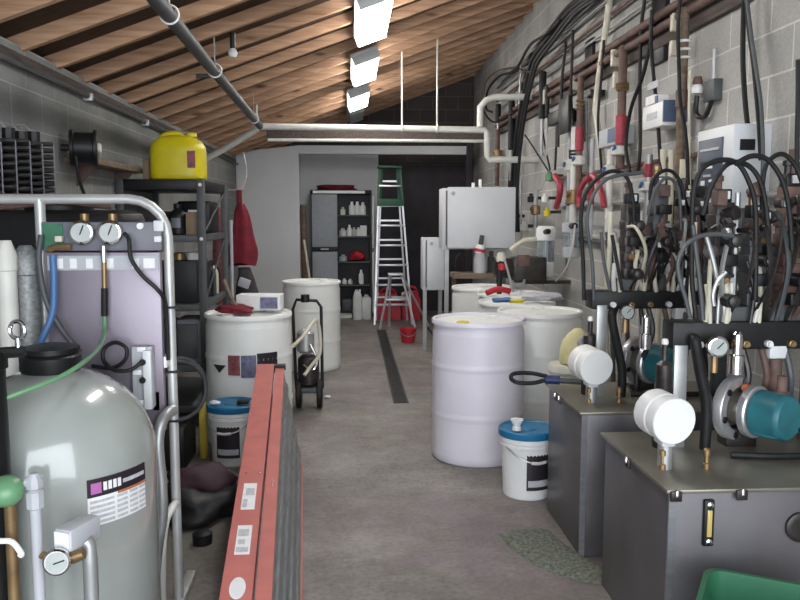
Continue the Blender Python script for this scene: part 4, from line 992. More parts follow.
# ================================================================ HYDRAULIC POWER UNITS (right)
def oriented(d):
    u, v, w = frame(V(d)); return u, v, w
def power_unit(name, label, X0, X1, Y0, Y1, front):
    zt = .645 if front else .668
    g = thing(name, label, 'hydraulic power unit', ((X0+X1)/2, (Y0+Y1)/2, 0), 'hydraulic power units')
    body = MB().box((X0, Y0, .0), (X1, Y1, zt-.014), .004).build('tank', 'tanksteel', g)
    lid = MB().box((X0-.018, Y0-.018, zt-.013), (X1+.018, Y1+.018, zt), .003).build('lid', 'toplid', g)
    # corner welds / edge strip
    MB().box((X0-.004, Y0-.004, 0), (X0+.02, Y0+.006, zt-.014)).build('edge_strip', 'steel', body)
    def latch(c, ax):
        c = V(c); e = V((1, 0, 0)) if ax == 'x' else V((0, 1, 0)); o = V((0, -.012, 0)) if ax == 'x' else V((-.012, 0, 0))
        q = MB().box(c-e*.018+o*.2-V((0, 0, .03)), c+e*.018+o-V((0, 0, .002)), None) if False else MB()
        lo = [min((c-e*.018)[k], (c+e*.018+o)[k]) for k in range(3)]; hi = [max((c-e*.018)[k], (c+e*.018+o)[k]) for k in range(3)]
        q.box((lo[0], lo[1], c.z-.03), (hi[0], hi[1], c.z+.003), .002)
        b = q.build('latch', 'iron', lid)
        MB().lathe([(.007, 0), (.007, .018), (.004, .022)], c+o+V((0, 0, -.012)), (0, 0, 1), 10).build('latch_bolt', 'chrome', lid)
    latch((X0-.018, Y0+(Y1-Y0)*.50, zt-.005), 'y')
    if front: latch((1.263, Y0-.018, zt-.005), 'x'); latch((X0+.01, Y0-.018, zt-.005), 'x')
    else: latch((X0-.018, Y0+(Y1-Y0)*.62, zt-.005), 'y')
    if front:
        c = at(707.5, 522, Y0-.004)
        sg = MB().box((c.x-.017, Y0-.018, c.z-.078), (c.x+.017, Y0-.001, c.z+.078), .004).build('level_gauge', 'black', g)
        MB().box((c.x-.008, Y0-.022, c.z-.045), (c.x+.008, Y0-.016, c.z+.045), .002).build('glass', 'amber', sg)
        for s in (-1, 1): MB().lathe([(.011, 0), (.011, .006), (.006, .009)], (c.x, Y0-.018, c.z+s*.062), (0, -1, 0), 12).build('screw', 'chrome', sg)
        c = at(797, 527, Y0-.004)
        MB().lathe([(.05, 0), (.05, .012), (.042, .016), (.03, .016)], (c.x+.01, Y0, c.z), (0, -1, 0), 28).build('cleanout_cover', 'iron', g)
    # return filter
    c = at(675, 422, 2.60) if front else at(597, 368, 3.50)
    rr = 25*2.6/800 if front else 18.5*3.5/800
    f = MB().lathe([(rr*.96, 0), (rr, .004), (rr, .05), (rr*.93, .055), (rr*.93, .06), (rr*1.0, .065), (rr*1.0, .13), (rr*.75, .16)], c, (-.18, 1, .06), 36).build('filter', 'white', g)
    MB().box(c+V((-.028, .035, -rr-.018)), c+V((.022, .12, -rr+.012)), .008).build('filter_base', 'elbox', f)
    MB().cyl((c.x-.0, c.y+.075, zt-.002), (c.x-.0, c.y+.075, c.z-rr-.01), .026, n=16).build('filter_neck', 'galv', f)
    for px in ((663, 452), (707, 452)) if front else ((589, 396), (619, 396)):
        p = at(px[0], px[1], c.y+.06)
        MB().lathe([(.013, 0), (.013, .02), (.008, .024), (.008, .05), (.012, .052), (.012, .07), (.006, .075)], (p.x, p.y, zt-.002), n=10).build('brass_plug', 'brass', g)
    # pump flange, coupling and motor
    P = at(738, 408, 2.93) if front else at(640, 361, 3.84)
    R0 = .125 if front else .125
    e = V((.52, -.85, .0)).normalized(); d = -e
    u, v, w_ = frame(e)
    fl = MB().lathe([(R0*.66, -.03), (R0*.66, .004), (R0*.70, .008), (R0*.97, .008), (R0, .003), (R0, -.028), (R0*.96, -.034)], P, e, 44, cap0=True, cap1=False).build('bell_flange', 'alu', g)
    for k in range(6):
        a = k*PI/3+.3; q = P+(u*math.cos(a)+v*math.sin(a))*R0*.83
        MB().lathe([(.013, 0), (.013, .008), (.006, .010)], q+e*.006, e, 8).build('bolt', 'black', fl)
    MB().lathe([(R0*.5, -.02), (R0*.5, .06)], P, e, 30).build('coupling_guard', 'toplid', fl)
    MB().tube([P+e*.03+(u*math.cos(a)+v*math.sin(a))*R0*.66 for a in [.25+.2*k for k in range(8)]], .017, 8, 2).build('coupling', 'orange', fl)
    MB().lathe([(R0*.5, .05), (R0*.78, .052), (R0*.80, .06), (R0*.80, .078), (R0*.76, .084)], P, e, 36).build('motor_flange', 'alu', fl)
    mo = MB().lathe([(R0*.5, .08), (R0*.70, .09), (R0*.70, .19), (R0*.62, .205)], P, e, 36).build('motor', 'teal', g)
    rz_ = R('Z', math.degrees(math.atan2(e.y, e.x))+90)
    q = P+e*.14+V((.0, 0, -.0))
    MB().box(q+V((-.062, -.05, -.075)), q+V((.12, .05, .03)), .012, rot=rz_, piv=q).build('pump_block', 'teal', mo)
    q2 = q+V((.03, .0, .028)); MB().lathe([(.034, 0), (.034, .03), (.022, .036)], q2, n=20).build('port_cap', 'teal', mo)
    MB().lathe([(.03, .03), (.03, .06), (.018, .065), (.018, .12)], q2, n=16).build('port_pipe', 'rust', mo)
    for dx in (-.045, .1):
        for dz in (-.06, .012):
            MB().lathe([(.010, 0), (.010, .008)], q+rz_ @ V((dx, -.05, dz)), e, 8).build('pump_bolt', 'iron', mo)
    MB().box(q+V((.02, -.056, -.055)), q+V((.06, -.049, .0)), .002, rot=rz_, piv=q).build('name_plate', 'dkgrey', mo)
    MB().box((P.x-.05, P.y-.02, zt-.002), (P.x+.07, P.y+.06, P.z-R0*.6), .004).build('mount', 'iron', g)
    MB().tube([(P.x-.1, P.y-.16, zt+.012), (P.x+.05, P.y-.2, zt+.016), (X1-.1, P.y-.18, zt+.014), (X1-.02, P.y-.1, zt+.02)], .013, 8, 6).build('drain_hose', 'rubber', g)
    # uprights and manifold
    my = 2.98 if front else 3.76
    mx0 = at(668 if front else 588, 330, my).x; mx1 = 1.86
    mz0, mz1 = (1.02, 1.125) if front else (1.085, 1.17)
    mn = MB().box((mx0, my-.05, mz0), (mx1, my+.06, mz1), .005).build('manifold', 'black', g)
    MB().box((mx0+.12, my-.02, mz1-.002), (mx1-.02, my+.06, mz1+.055), .005).build('valve_rail', 'dkgrey', mn)
    px = 681 if front else 602
    c = at(px, 380 if front else 335, my-.07)
    w2 = .026 if front else .024
    MB().box((c.x-w2, my-.065, zt-.002), (c.x+w2, my-.049, mz0+.02), .003).build('upright', 'galv', g)
    MB().box((mx1-.09, my-.02, zt-.002), (mx1-.03, my+.03, mz0+.004), .003).build('upright', 'dkgrey', g)
    for k in range(7):
        x = mx0+.10+k*.09; MB().lathe([(.014, 0), (.014, .02), (.010, .022), (.010, .03)], (x, my-.05, mz0+.022), (0, -1, 0), 8).build('port_plug', 'brass' if k % 3 else 'white', mn)
    # gauge on stem
    c = at(718, 347, my-.14) if front else at(627.5, 312, my-.12)
    gauge(g, c, .040 if front else .036, (-.1, -1, .05), ndl=.8)
    MB().tube([c+V((0, .015, -.0)), c+V((0, .05, -.0)), V((c.x, my-.0, mz0+.01))], .010, 8, 0).build('gauge_stem', 'brass', g)
    MB().tube([c+V((0, .025, -.035)), c+V((0, .025, -.1))], .013, 8, 0).build('gauge_cock', 'brass', g)
    # accumulator with brass pin and chrome relief valve
    c = at(664, 372, my-.05) if front else at(590, 335, my-.02)
    az = at(664, 343, my-.05).z if front else at(590, 320, my-.02).z
    MB().lathe([(.035, 0), (.037, .01), (.037, (az-zt)*.52), (.03, (az-zt)*.55), (.03, (az-zt)*.8), (.012, (az-zt)*.84), (.012, az-zt)], (c.x, c.y, zt-.002), n=20).build('accumulator', 'iron', g)
    MB().lathe([(.012, 0), (.014, .01), (.010, .022)], (c.x, c.y, az-.006), n=10).build('pin', 'white', g)
    c = at(737, 350, my-.10) if front else at(646, 330, my-.08)
    MB().lathe([(.028, -.09), (.028, -.02), (.020, -.016), (.020, .06), (.012, .07)], c, n=18).build('relief_valve', 'chrome', g)
    MB().tube([c+V((0, 0, .02)), c+V((.0, .05, .02)), V((c.x, my, mz0+.01))], .012, 8, 0).build('relief_pipe', 'iron', g)
    # suction hose down to the tank
    c0 = at(695, 340, my-.09) if front else at(612, 318, my-.08)
    MB().tube([V((c0.x+.03, my-.03, mz0+.01)), c0+V((0, 0, .0)), c0+V((.025, 0, -.12)), c0+V((.055, .0, -.25)), V((c0.x+.055, c0.y, zt-.002))], .021, 10, 8).build('suction_hose', 'rubber', g)
    for k in range(4):
        x = mx0+.28+k*.085; y_ = my-.03+.02*(k % 2)
        MB().tube([(x, y_, mz0+.01), (x+.015, y_-.03, mz0-.12), (x+.03*(k-1), y_+.02, zt+.12), (x+.03*(k-1), y_+.03, zt-.002)], .013, 8, 6).build('pipe', ['iron', 'rust', 'dkgrey', 'iron'][k], g)
    c = at(775, 372, my-.03) if front else at(680, 330, my-.03)
    MB().lathe([(.028, -.10), (.03, -.06), (.024, 0), (.024, .05), (.014, .06)], c, n=16).build('pressure_switch', 'rust', g)
    MB().box(c+V((-.035, -.02, .055)), c+V((.035, .03, .11)), .006).build('switch_box', 'elbox', g)
    # stacked solenoid valves
    vx = [mx0+.20+k*.135 for k in range(5)]
    rn = random.Random(3 if front else 8)
    for k, x in enumerate(vx):
        if x > (1.84 if front else 1.70): break
        z0 = mz1+.053; hgt = (.40, .34, .46, .38, .42)[k] if front else (.36, .44, .38, .46, .4)[k]
        vb = MB().box((x-.034, my-.02, z0-.002), (x+.034, my+.06, z0+hgt), .004)
        nz = int(hgt/.075)
        for j in range(nz): vb.box((x-.041, my-.027, z0+.008+j*.075), (x+.041, my+.064, z0+.055+j*.075), .004)
        vb = vb.build('valve_stack', ['iron', 'dkgrey', 'rust', 'iron', 'dkgrey'][k], g)
        for j in range(nz):
            z = z0+.032+j*.075
            if (j+k) % 3 == 0:
                MB().cyl((x, my-.024, z), (x, my-.11, z), .026, n=14).build('solenoid', 'black', vb)
                MB().lathe([(.02, 0), (.02, .012), (.009, .016)], (x, my-.11, z), (0, -1, 0), 12).build('solenoid_nut', 'iron', vb)
            elif (j+k) % 3 == 1:
                MB().lathe([(.017, 0), (.017, .025), (.011, .03), (.011, .05)], (x-.012, my-.024, z), (0, -1, 0), 8).build('plug', ['brass', 'rust', 'iron'][rn.randrange(3)], vb)
                MB().lathe([(.011, 0), (.011, .03)], (x+.022, my-.024, z), (0, -1, 0), 8).build('plug', 'galv', vb)
            else:
                MB().box((x-.03, my-.075, z-.022), (x+.03, my-.024, z+.024), .005).build('coil_box', 'black', vb)
        z = z0+hgt
        MB().box((x-.03, my-.005, z-.002), (x+.03, my+.05, z+.05), .006).build('coil_box', 'black', vb)
        MB().box((x-.012, my-.022, z+.012), (x+.014, my-.004, z+.042), .002).build('connector', 'white', vb)
        MB().lathe([(.014, 0), (.014, .03), (.02, .032), (.02, .05), (.01, .055)], (x-.015, my+.02, z+.048), n=8).build('hose_fitting', ['rust', 'brass', 'iron', 'rust', 'brass'][k], vb)
    # small lines criss-crossing in front of and between the valves
    for k in range(22):
        x = mx0+.14+rn.random()*(.60 if front else .50); za = mz1+.12+rn.random()*.30; yk = my-.04-rn.random()*.09
        x2 = x+rn.uniform(-.07, .07)
        mm = ['iron', 'dkgrey', 'hosewhite', 'rust', 'galv', 'rubber', 'iron', 'pvc'][rn.randrange(8)]
        MB().tube([(x, my-.018, za), (x+.01, yk, za+rn.uniform(-.02, .05)), ((x+x2)/2+rn.uniform(-.03, .03), yk-.01, (za+mz1)/2+.03), (x2, my-.03, mz1+.02), (x2, my-.0, mz1-.002)], rn.choice((.006, .008, .010)), 6, 6).build('line', mm, g)
    for k in range(8):
        x = mx0+.16+rn.random()*(.6 if front else .48); za = mz1+.10+rn.random()*.36
        MB().box((x-.02, my-.07, za), (x+.02, my-.015, za+.03+.03*rn.random()), .006).build('fitting_block', ['rust', 'iron', 'black', 'iron'][k % 4], g)
        if k % 2: MB().box((x-.009, my-.078, za+.004), (x+.009, my-.068, za+.028), .002).build('tag_label', 'white', g)
    for k in range(9 if front else 8):
        x = mx0+.12+k*(.085 if front else .065); h = .32+.2*rn.random()
        MB().cyl((x, my+.075, mz0+.02), (x, my+.075, mz1+h), rn.choice((.009, .012, .015)), n=8).build('riser', ['hosewhite', 'iron', 'galv', 'rust'][k % 4], g)
    for k in range(11 if front else 13):
        x = mx0+.10+rn.random()*(.62 if front else .52); h = .10+.16*rn.random()
        MB().tube([(x, my-.03-.02*rn.random(), mz1-.004), (x+rn.uniform(-.012, .012), my-.05, mz1+h*.5), (x+rn.uniform(-.02, .02), my-.035, mz1+h)], rn.choice((.007, .009, .011)), 8, 3).build('line', ['hosewhite', 'galv', 'pvc', 'rust', 'hosewhite', 'iron'][k % 6], g)
    for k in range(7):
        x = mx0+.13+rn.random()*.5; za = mz1+.2+rn.random()*.3
        MB().lathe([(.020, 0), (.020, .03), (.028, .032), (.028, .055), (.012, .06)], (x, my-.02, za), (rn.uniform(-.6, .6), -1, rn.uniform(-.3, .3)), 10).build('coupling_nut', ['rust', 'iron', 'black'][k % 3], g)
    return g, vx, my, mz1
gF, vF, myF, mzF = power_unit('hydraulic_unit', 'hydraulic tank and valve bank nearest the viewer with teal motor on top', 1.035, 1.87, 2.465, 3.13, True)
gR, vR, myR, mzR = power_unit('hydraulic_unit', 'hydraulic tank and valve bank behind the near one, beside the white drums', 1.02, 1.87, 3.40, 4.0, False)
def hose(pts, r, m, label, name='hydraulic_hose', cat='hose', grp=None, sm=8):
    return tag(MB().tube(pts, r, 8, sm).build(name, m), label, cat, grp)
yf, yr = myF-.08, myR-.08
GA = 'hydraulic hoses arching over the valve banks'
A = lambda L, y: [at(px, py, y+(dy[0] if dy else 0)) for px, py, *dy in L]
hose(A([(696, 318), (692, 280), (692, 230), (694, 190), (703, 168), (722, 160), (738, 164), (749, 182), (755, 205), (756, 250), (755, 300)], yf-.05), .0095, 'rubber', 'dark hose making the widest arch over the near valve bank', grp=GA)
hose(A([(703, 215), (712, 185), (728, 164), (745, 164), (757, 175), (764, 195), (768, 225), (769, 250)], yf-.02), .0095, 'rubber', 'dark hose arch starting beside the controller box and ending over the second valve', grp=GA)
hose(A([(735, 164), (752, 156), (768, 160), (782, 180), (789, 210), (792, 250)], yf-.075), .0095, 'rubber', 'dark hose arch reaching toward the right edge above the near valves', grp=GA)
hose(A([(762, 210), (763, 180), (768, 162), (782, 154), (795, 165), (803, 185)], yf+.01), .009, 'rubber', 'dark hose arch cut by the right edge of the photo', grp=GA)
hose(A([(584, 300), (583, 260), (581, 220), (585, 195), (598, 178), (614, 171), (627, 178), (633, 200), (634, 225)], yr), .0095, 'rubber', 'dark hose making the widest arch over the rear valve bank', grp=GA)
hose(A([(594, 300), (592, 260), (587, 222), (592, 198), (604, 181), (620, 175), (632, 174), (645, 172)], yr-.03), .0085, 'dkgrey', 'grey hose arch inside the widest one over the rear valve bank', grp=GA)
hose(A([(650, 200), (652, 182), (663, 171), (674, 173), (682, 187), (686, 215)], yr+.02), .009, 'rubber', 'dark hose making the small arch at the right of the rear valve bank', grp=GA)
hose(A([(648, 215), (655, 190), (666, 178), (676, 184), (680, 200), (681, 230)], yr-.02), .008, 'dkgrey', 'grey hose under the small arch of the rear valve bank', grp=GA)
hose(A([(733, 236), (715, 234), (698, 237), (685, 246), (678, 262), (680, 280), (686, 300), (690, 318)], yf-.09), .0085, 'dkgrey', 'grey hose bending left from a brass fitting of the near valve bank', grp=GA)
hose(A([(693, 225), (697, 260), (701, 295), (703, 320)], yf-.06), .009, 'dkgrey', 'thin grey hose dropping straight at the left of the near valve bank', grp=GA)
hose(A([(706, 235), (713, 260), (718, 285)], yf-.05), .009, 'galv', 'thin pale hose slanting behind the near bank gauge', grp=GA)
hose(A([(726, 272), (717, 282), (713, 295), (714, 306)], yf-.12), .008, 'galv', 'short shiny hose curling onto the near manifold', grp=GA)
hose(A([(601, 232), (604, 262), (610, 290)], yr-.05), .0085, 'dkgrey', 'short grey hose left of the rear valve bank, first', grp=GA)
hose(A([(612, 235), (617, 262), (622, 290)], yr-.06), .0085, 'rubber', 'short black hose left of the rear valve bank, second', grp=GA)
b = MB(); 
# ================================================================ RIGHT WALL
W = lambda L, x: [atx(px, py, x) for px, py in L]
def rail(z, r, x, y0, y1, m, label, name='wall_pipe', cat='pipe', grp=None, dz=0):
    return tag(MB().tube([(x, y0, z), (x, (y0+y1)/2, z+dz/2), (x, y1, z+dz)], r, 10, 0).build(name, m), label, cat, grp)
g = thing('wall_ledger', 'long weathered board fixed along the right wall behind the brown pipes', 'ledger board', (XR-.02, 6.5, 2.55))
MB().box((XR-.035, 3.0, 2.56), (XR+.002, 10.4, 2.70)).build('board', 'ledger', g)
rail(2.735, .026, 1.885, 2.6, 10.3, 'rust', 'upper brown pipe running along the right wall', grp='brown pipes along the right wall')
rail(2.655, .026, 1.88, 2.6, 10.3, 'rust', 'lower brown pipe running along the right wall', grp='brown pipes along the right wall')
for i, (z, m, r) in enumerate(((3.10, 'galv', .013), (3.15, 'dkgrey', .013), (3.22, 'galv', .011), (2.98, 'rust', .014), (2.88, 'galv', .011))):
    rail(z, r, 1.90, 3.0, 10.4, m, ['thin grey conduit high on the right wall, above the brown pipes, third from the top', 'dark conduit high on the right wall, second from the top', 'topmost thin grey conduit on the right wall', 'brown conduit halfway between the ledger board and the high conduits', 'thin grey conduit just above the two brown pipes'][i], 'wall_conduit', 'conduit', 'conduits on the right wall')
# cable bundle sweeping down from the roof
for i, (o, r) in enumerate(((0, .024), (.05, .020), (-.045, .020), (.09, .016))):
    L = [(592, -6), (570, 10), (548, 38), (533, 58), (527, 80), (520, 112), (515, 150), (512, 190), (513, 232)]
    pts = [atx(px+o*60, py+o*40*(k < 4), (1.85, 1.79, 1.91, 1.735)[i]) for k, (px, py) in enumerate(L)]
    hose(pts, r, 'rubber', ['thickest black cable of the bundle sweeping down the right wall above the white cabinet', 'black cable on the right side of the sweeping bundle', 'black cable on the left side of the sweeping bundle', 'thinnest black cable at the outer right of the sweeping bundle'][i], 'black_cable', 'cable', 'black cable bundle on the right wall')
hose(W([(560, 20), (545, 35), (530, 45), (515, 70), (500, 76), (488, 90), (486, 108), (492, 112)], 1.8), .014, 'rubber', 'black cable looping left from the bundle toward the white elbow pipe', 'black_cable', 'cable')
hose(W([(530, 72), (512, 68), (496, 72), (486, 82), (484, 95)], 1.84), .010, 'rust', 'brown hose arch beside the top of the white elbow pipe', 'brown_hose')
hose(W([(482, 108), (488, 118), (494, 122), (502, 120), (514, 112)], 1.84), .012, 'rubber', 'black cable sagging between the elbow pipe and the cable bundle', 'black_cable', 'cable')
# black foam-covered valves on pipe drops
GV = 'black sleeves on the right wall'
for i, (px, y0, y1, r) in enumerate(((498, 104, 123, .035), (511, 96, 150, .038), (542, 72, 119, .036), (547, 85, 118, .02))):
    a_, b_ = atx(px, y0, 1.86), atx(px, y1, 1.86)
    g = thing('pipe_sleeve', ['short black sleeve on the right wall nearest the back', 'long black sleeve left of the cable bundle', 'black sleeve on the pipe right of the cable bundle', 'thin black sleeve close beside the one right of the bundle'][i], 'pipe sleeve', b_, GV)
    y_ = b_.y
    MB().lathe([(r*.7, 0), (r, .01), (r, a_.z-b_.z-.01), (r*.7, a_.z-b_.z)], (1.86, y_, b_.z), n=18).build('sleeve', 'rubber', g)
    MB().cyl((1.86, y_, b_.z-.35), (1.86, y_, b_.z+.002), r*.45, n=10).build('pipe', 'galv', g)
    MB().box((1.86, y_-.012, b_.z+.02), (XR+.001, y_+.012, b_.z+.05)).build('bracket', 'iron', g)
# long vertical hoses: (points, radius, material, label)
VH = [
 ([(610, -4), (607, 20), (602, 55), (598, 85), (596, 110), (600, 140), (603, 165)], .024, 'hosewhite', 'cream hose hanging from the roof in front of the brown pipes'),
 ([(604, 40), (601, 80), (598, 120), (600, 150), (602, 175)], .010, 'rubber', 'black hose close beside the cream hanging hose'),
 ([(566, 42), (562, 80), (561, 112)], .013, 'rubber', 'black hose hanging into the black solenoid box'),
 ([(573, 30), (572, 60), (571, 95), (573, 125)], .012, 'rubber', 'black hose hanging right of the black solenoid box'),
 ([(645, -3), (641, 30), (640, 70), (640, 110), (640, 150), (638, 172)], .012, 'rubber', 'black hose hanging straight down left of the white wall carton'),
 ([(650, 45), (643, 75), (632, 105), (627, 130), (626, 150), (630, 172)], .013, 'rubber', 'black hose crossing slantwise from the brown pipes down to the left'),
 ([(652, 10), (651, 45), (654, 80), (657, 110), (659, 140), (661, 172)], .012, 'rubber', 'black hose hanging in front of the white wall carton'),
 ([(680, -3), (678, 30), (679, 70), (680, 100), (684, 125), (687, 150), (688, 185)], .011, 'rubber', 'black hose twisting round the brown wrapped pipe'),
 ([(744, -4), (743, 30), (743, 65), (745, 100), (748, 130), (750, 158)], .0125, 'rubber', 'black hose hanging left above the controller box'),
 ([(746, -4), (749, 30), (753, 60), (756, 90), (759, 125), (761, 160)], .011, 'rubber', 'black hose hanging right above the controller box'),
 ([(747, 0), (752, 40), (757, 75), (761, 105), (763, 150), (762, 185)], .009, 'dkgrey', 'thin grey hose farthest right above the controller box'),
 ([(798, 60), (798, 100), (797, 150), (798, 190)], .010, 'rubber', 'black hose along the right edge of the photo'),
 ([(542, 118), (544, 140), (549, 165), (552, 178)], .009, 'rubber', 'thin black hose under the black sleeve right of the bundle'),
 ([(525, 135), (535, 150), (549, 172)], .008, 'rubber', 'thin black hose slanting right to the green valve'),
 ([(556, 128), (556, 150), (555, 170)], .010, 'rubber', 'black hose under the black solenoid box'),
 ([(587, 96), (587, 130), (588, 165)], .007, 'dkgrey', 'thin grey line left of the cream hanging hose'),
 ([(521, 60), (519, 110), (519, 150), (521, 200), (521, 240)], .010, 'galv', 'pale line beside the cable bundle'),
 ([(570, 150), (567, 190), (568, 230), (566, 270)], .009, 'dkgrey', 'grey line between the two clear filter bowls'),
 ([(555, 165), (545, 180), (537, 195), (533, 207)], .006, 'pvc', 'thin white line curving left to the small black switch'),
 ([(575, 225), (572, 250), (565, 270), (553, 283), (545, 285)], .009, 'pvc', 'white line curving under the near clear filter bowl'),
 ([(672, 150), (671, 200), (668, 250)], .02, 'hosewhite', 'cream pipe left of the controller box'),
 ([(690, 70), (689, 120), (690, 200), (690, 250)], .008, 'hosewhite', 'thin cream line left edge of the controller box'),
]
for L, r, m, lb in VH:
    x = 1.875-.02*(VH.index((L, r, m, lb)) % 4)
    hose(W(L, x), r, m, lb, 'hanging_hose', 'hose', 'hoses hanging down the right wall')
# vertical pipe drops with red and blue fittings
def drop(px, y0, y1, r, m, label, xs=1.86, bits=(), nm='pipe_drop'):
    a_, b_ = atx(px, y0, xs), atx(px, y1, xs); yy = b_.y
    g = thing(nm, label, 'pipe', (xs, yy, b_.z), 'pipe drops on the right wall')
    MB().cyl((xs, yy, b_.z), (xs, yy, a_.z), r, n=12).build('pipe', m, g)
    MB().box((xs, yy-.01, b_.z+.08), (XR+.001, yy+.01, b_.z+.11)).build('clip', 'galv', g)
    for kind, py0, py1, mm in bits:
        za, zb = atx(px, py0, xs).z, atx(px, py1, xs).z
        if kind == 'tube': MB().lathe([(r*.9, zb), (r*1.3, zb+.012), (r*1.3, za-.012), (r*.9, za)], (xs, yy, 0), n=14).build('sleeve', mm, g)
        if kind == 'valve':
            MB().lathe([(r*1.2, zb), (r*2.2, zb+.01), (r*2.2, za-.01), (r*1.2, za)], (xs, yy, 0), n=12).build('valve_body', 'pvc' if mm != 'brass' else 'brass', g)
            zm = (za+zb)/2; MB().tube([(xs, yy, zm), (xs-.05, yy, zm), (xs-.055, yy-.05, zm+.02)], .012, 8, 2).build('valve_handle', mm, g)
        if kind == 'wrap':
            for k in range(3): MB().torus((xs, yy, zb+(za-zb)*(k+.5)/3), (0, 0, 1), r*1.25, r*.3, 14, 6).build('strap', mm, g)
    return g
drop(620, 48, 168, .030, 'rust', 'rusty pipe drop with red sleeve under the middle of the brown pipes', bits=(('tube', 115, 145, 'redpipe'), ('wrap', 84, 92, 'brass'), ('valve', 146, 156, 'blue')))
drop(578, 78, 205, .026, 'rust', 'rusty pipe drop with red sleeve left of the cream hanging hose', bits=(('tube', 127, 152, 'redpipe'), ('wrap', 100, 112, 'brass'), ('valve', 156, 166, 'blue')))
drop(679, 12, 175, .026, 'oldwood', 'brown wrapped pipe drop right of the white wall carton', bits=(('wrap', 40, 64, 'label'), ('tube', 90, 110, 'rust')))
drop(497, 130, 186, .030, 'rust', 'brown pipe drop above the large white cabinet', bits=(('valve', 150, 160, 'brass'),))
drop(568, 130, 230, .020, 'boxgrey', 'grey pipe drop beside the near clear filter bowl', bits=(('valve', 160, 172, 'blue'), ('wrap', 200, 206, 'black')))
drop(572, 128, 245, .028, 'pvc', 'pale pipe drop right of the near clear filter bowl', 1.84, (('wrap', 150, 160, 'black'), ('valve', 190, 204, 'brass')))
drop(608, 150, 240, .022, 'pvc', 'white pipe drop behind the rear valve bank', 1.85, (('valve', 165, 178, 'blue'), ('tube', 205, 220, 'pvc')))
drop(646, 155, 240, .024, 'galv', 'grey pipe drop with red valve behind the rear valve bank', 1.85, (('tube', 164, 178, 'redpipe'), ('valve', 182, 192, 'blue')))
drop(660, 150, 250, .020, 'hosewhite', 'cream pipe drop behind the right end of the rear valve bank', 1.85, (('valve', 185, 196, 'brass'),))
drop(683, 160, 250, .035, 'hosewhite', 'thick cream pipe drop beside the controller box', 1.87, (('wrap', 180, 190, 'black'),))
drop(535, 190, 240, .022, 'galv', 'grey pipe drop left of the near clear filter bowl', 1.85, (('valve', 205, 215, 'brass'),))
drop(590, 140, 240, .018, 'boxgrey', 'thin grey pipe drop with red valve between filter bowls and rear valve bank', 1.85, (('tube', 178, 205, 'redpipe'),))
drop(716, 205, 260, .020, 'galv', 'grey pipe drop below the controller box', 1.88, (('valve', 215, 225, 'brass'),))
drop(790, 150, 230, .020, 'rust', 'rusty pipe drop near the right edge of the photo', 1.88, (('valve', 180, 192, 'blue'), ('tube', 198, 212, 'rust')))
# red looped suction tubes
for i, L in enumerate(([(555, 176), (560, 185), (559, 198), (556, 207)], [(590, 176), (583, 184), (579, 196), (580, 208)], [(592, 175), (597, 180), (602, 195), (604, 207)])):
    hose(W(L, 1.80), .028 if i == 0 else .022, 'redpipe', ['thick red tube above the near clear filter bowl', 'red tube curving left beside the rear valve bank hoses', 'red tube curving right beside the rear valve bank hoses'][i], 'red_tube', 'hose', 'red tubes on the right wall')
# clear filter bowls
for i, (px, y0, y1, x, r) in enumerate(((545, 226, 277, 1.78, .085), (571, 222, 258, 1.84, .075))):
    a_, b_ = atx(px, y0, x), atx(px, y1, x); yy = b_.y; h = a_.z-b_.z
    g = thing('water_filter', ['clear filter bowl with white caps above the drums', 'bluish filter bowl just right of the white capped one'][i], 'water filter', (x, yy, b_.z), 'clear filter bowls on the right wall')
    m = ['white', 'boxgrey'][i]
    MB().lathe([(r*.6, 0), (r*.95, .01), (r, h*.28), (r*.92, h*.3)], (x, yy, b_.z), n=28).build('sump', m, g)
    MB().lathe([(r*.88, h*.295), (r*.88, h*.72)], (x, yy, b_.z), n=28).build('bowl', 'clear', g)
    MB().cyl((x, yy, b_.z+h*.3), (x, yy, b_.z+h*.72), r*.18, n=12).build('cartridge', 'white', g)
    MB().lathe([(r*.95, h*.715), (r*1.05, h*.73), (r*1.05, h*.95), (r*.8, h)], (x, yy, b_.z), n=28).build('head', m, g)
    MB().tube([(x-.02, yy, b_.z+h*.87), (x-.02, yy-.13, b_.z+h*.9), (x-.02, yy-.17, b_.z+h*.9)], .025, 10, 0).build('inlet', 'black', g)
    MB().box((x+r*.5, yy-.03, b_.z+h*.75), (XR+.002, yy+.03, b_.z+h*.93), .004).build('bracket', 'galv', g)
# small valves left of the filter bowls
for i, (px, py, m, sz, lb) in enumerate(((531, 198, 'black', .045, 'small black switch left of the yellow valve'), (547, 212, 'yellow', .04, 'small yellow valve above the near clear filter bowl'), (545, 198, 'white', .04, 'small white valve above the yellow valve'), (549, 176, 'green', .045, 'small pale green valve under the black solenoid box'), (524, 226, 'pvc', .05, 'cream valve body right of the large white cabinet'), (513, 216, 'rust', .05, 'rusty valve body at the right edge of the large white cabinet'))):
    c = atx(px, py, 1.82); s = sz
    g = thing('small_valve', lb, 'valve', c-V((0, 0, s)), 'small valves on the right wall')
    MB().lathe([(s*.5, -s), (s*.8, -s*.9), (s*.8, s*.3), (s*.4, s*.4), (s*.4, s)], c, n=14).build('body', m, g)
    MB().tube([c, (XR+.002, c.y, c.z)], s*.35, 8, 0).build('stem', 'iron', g)
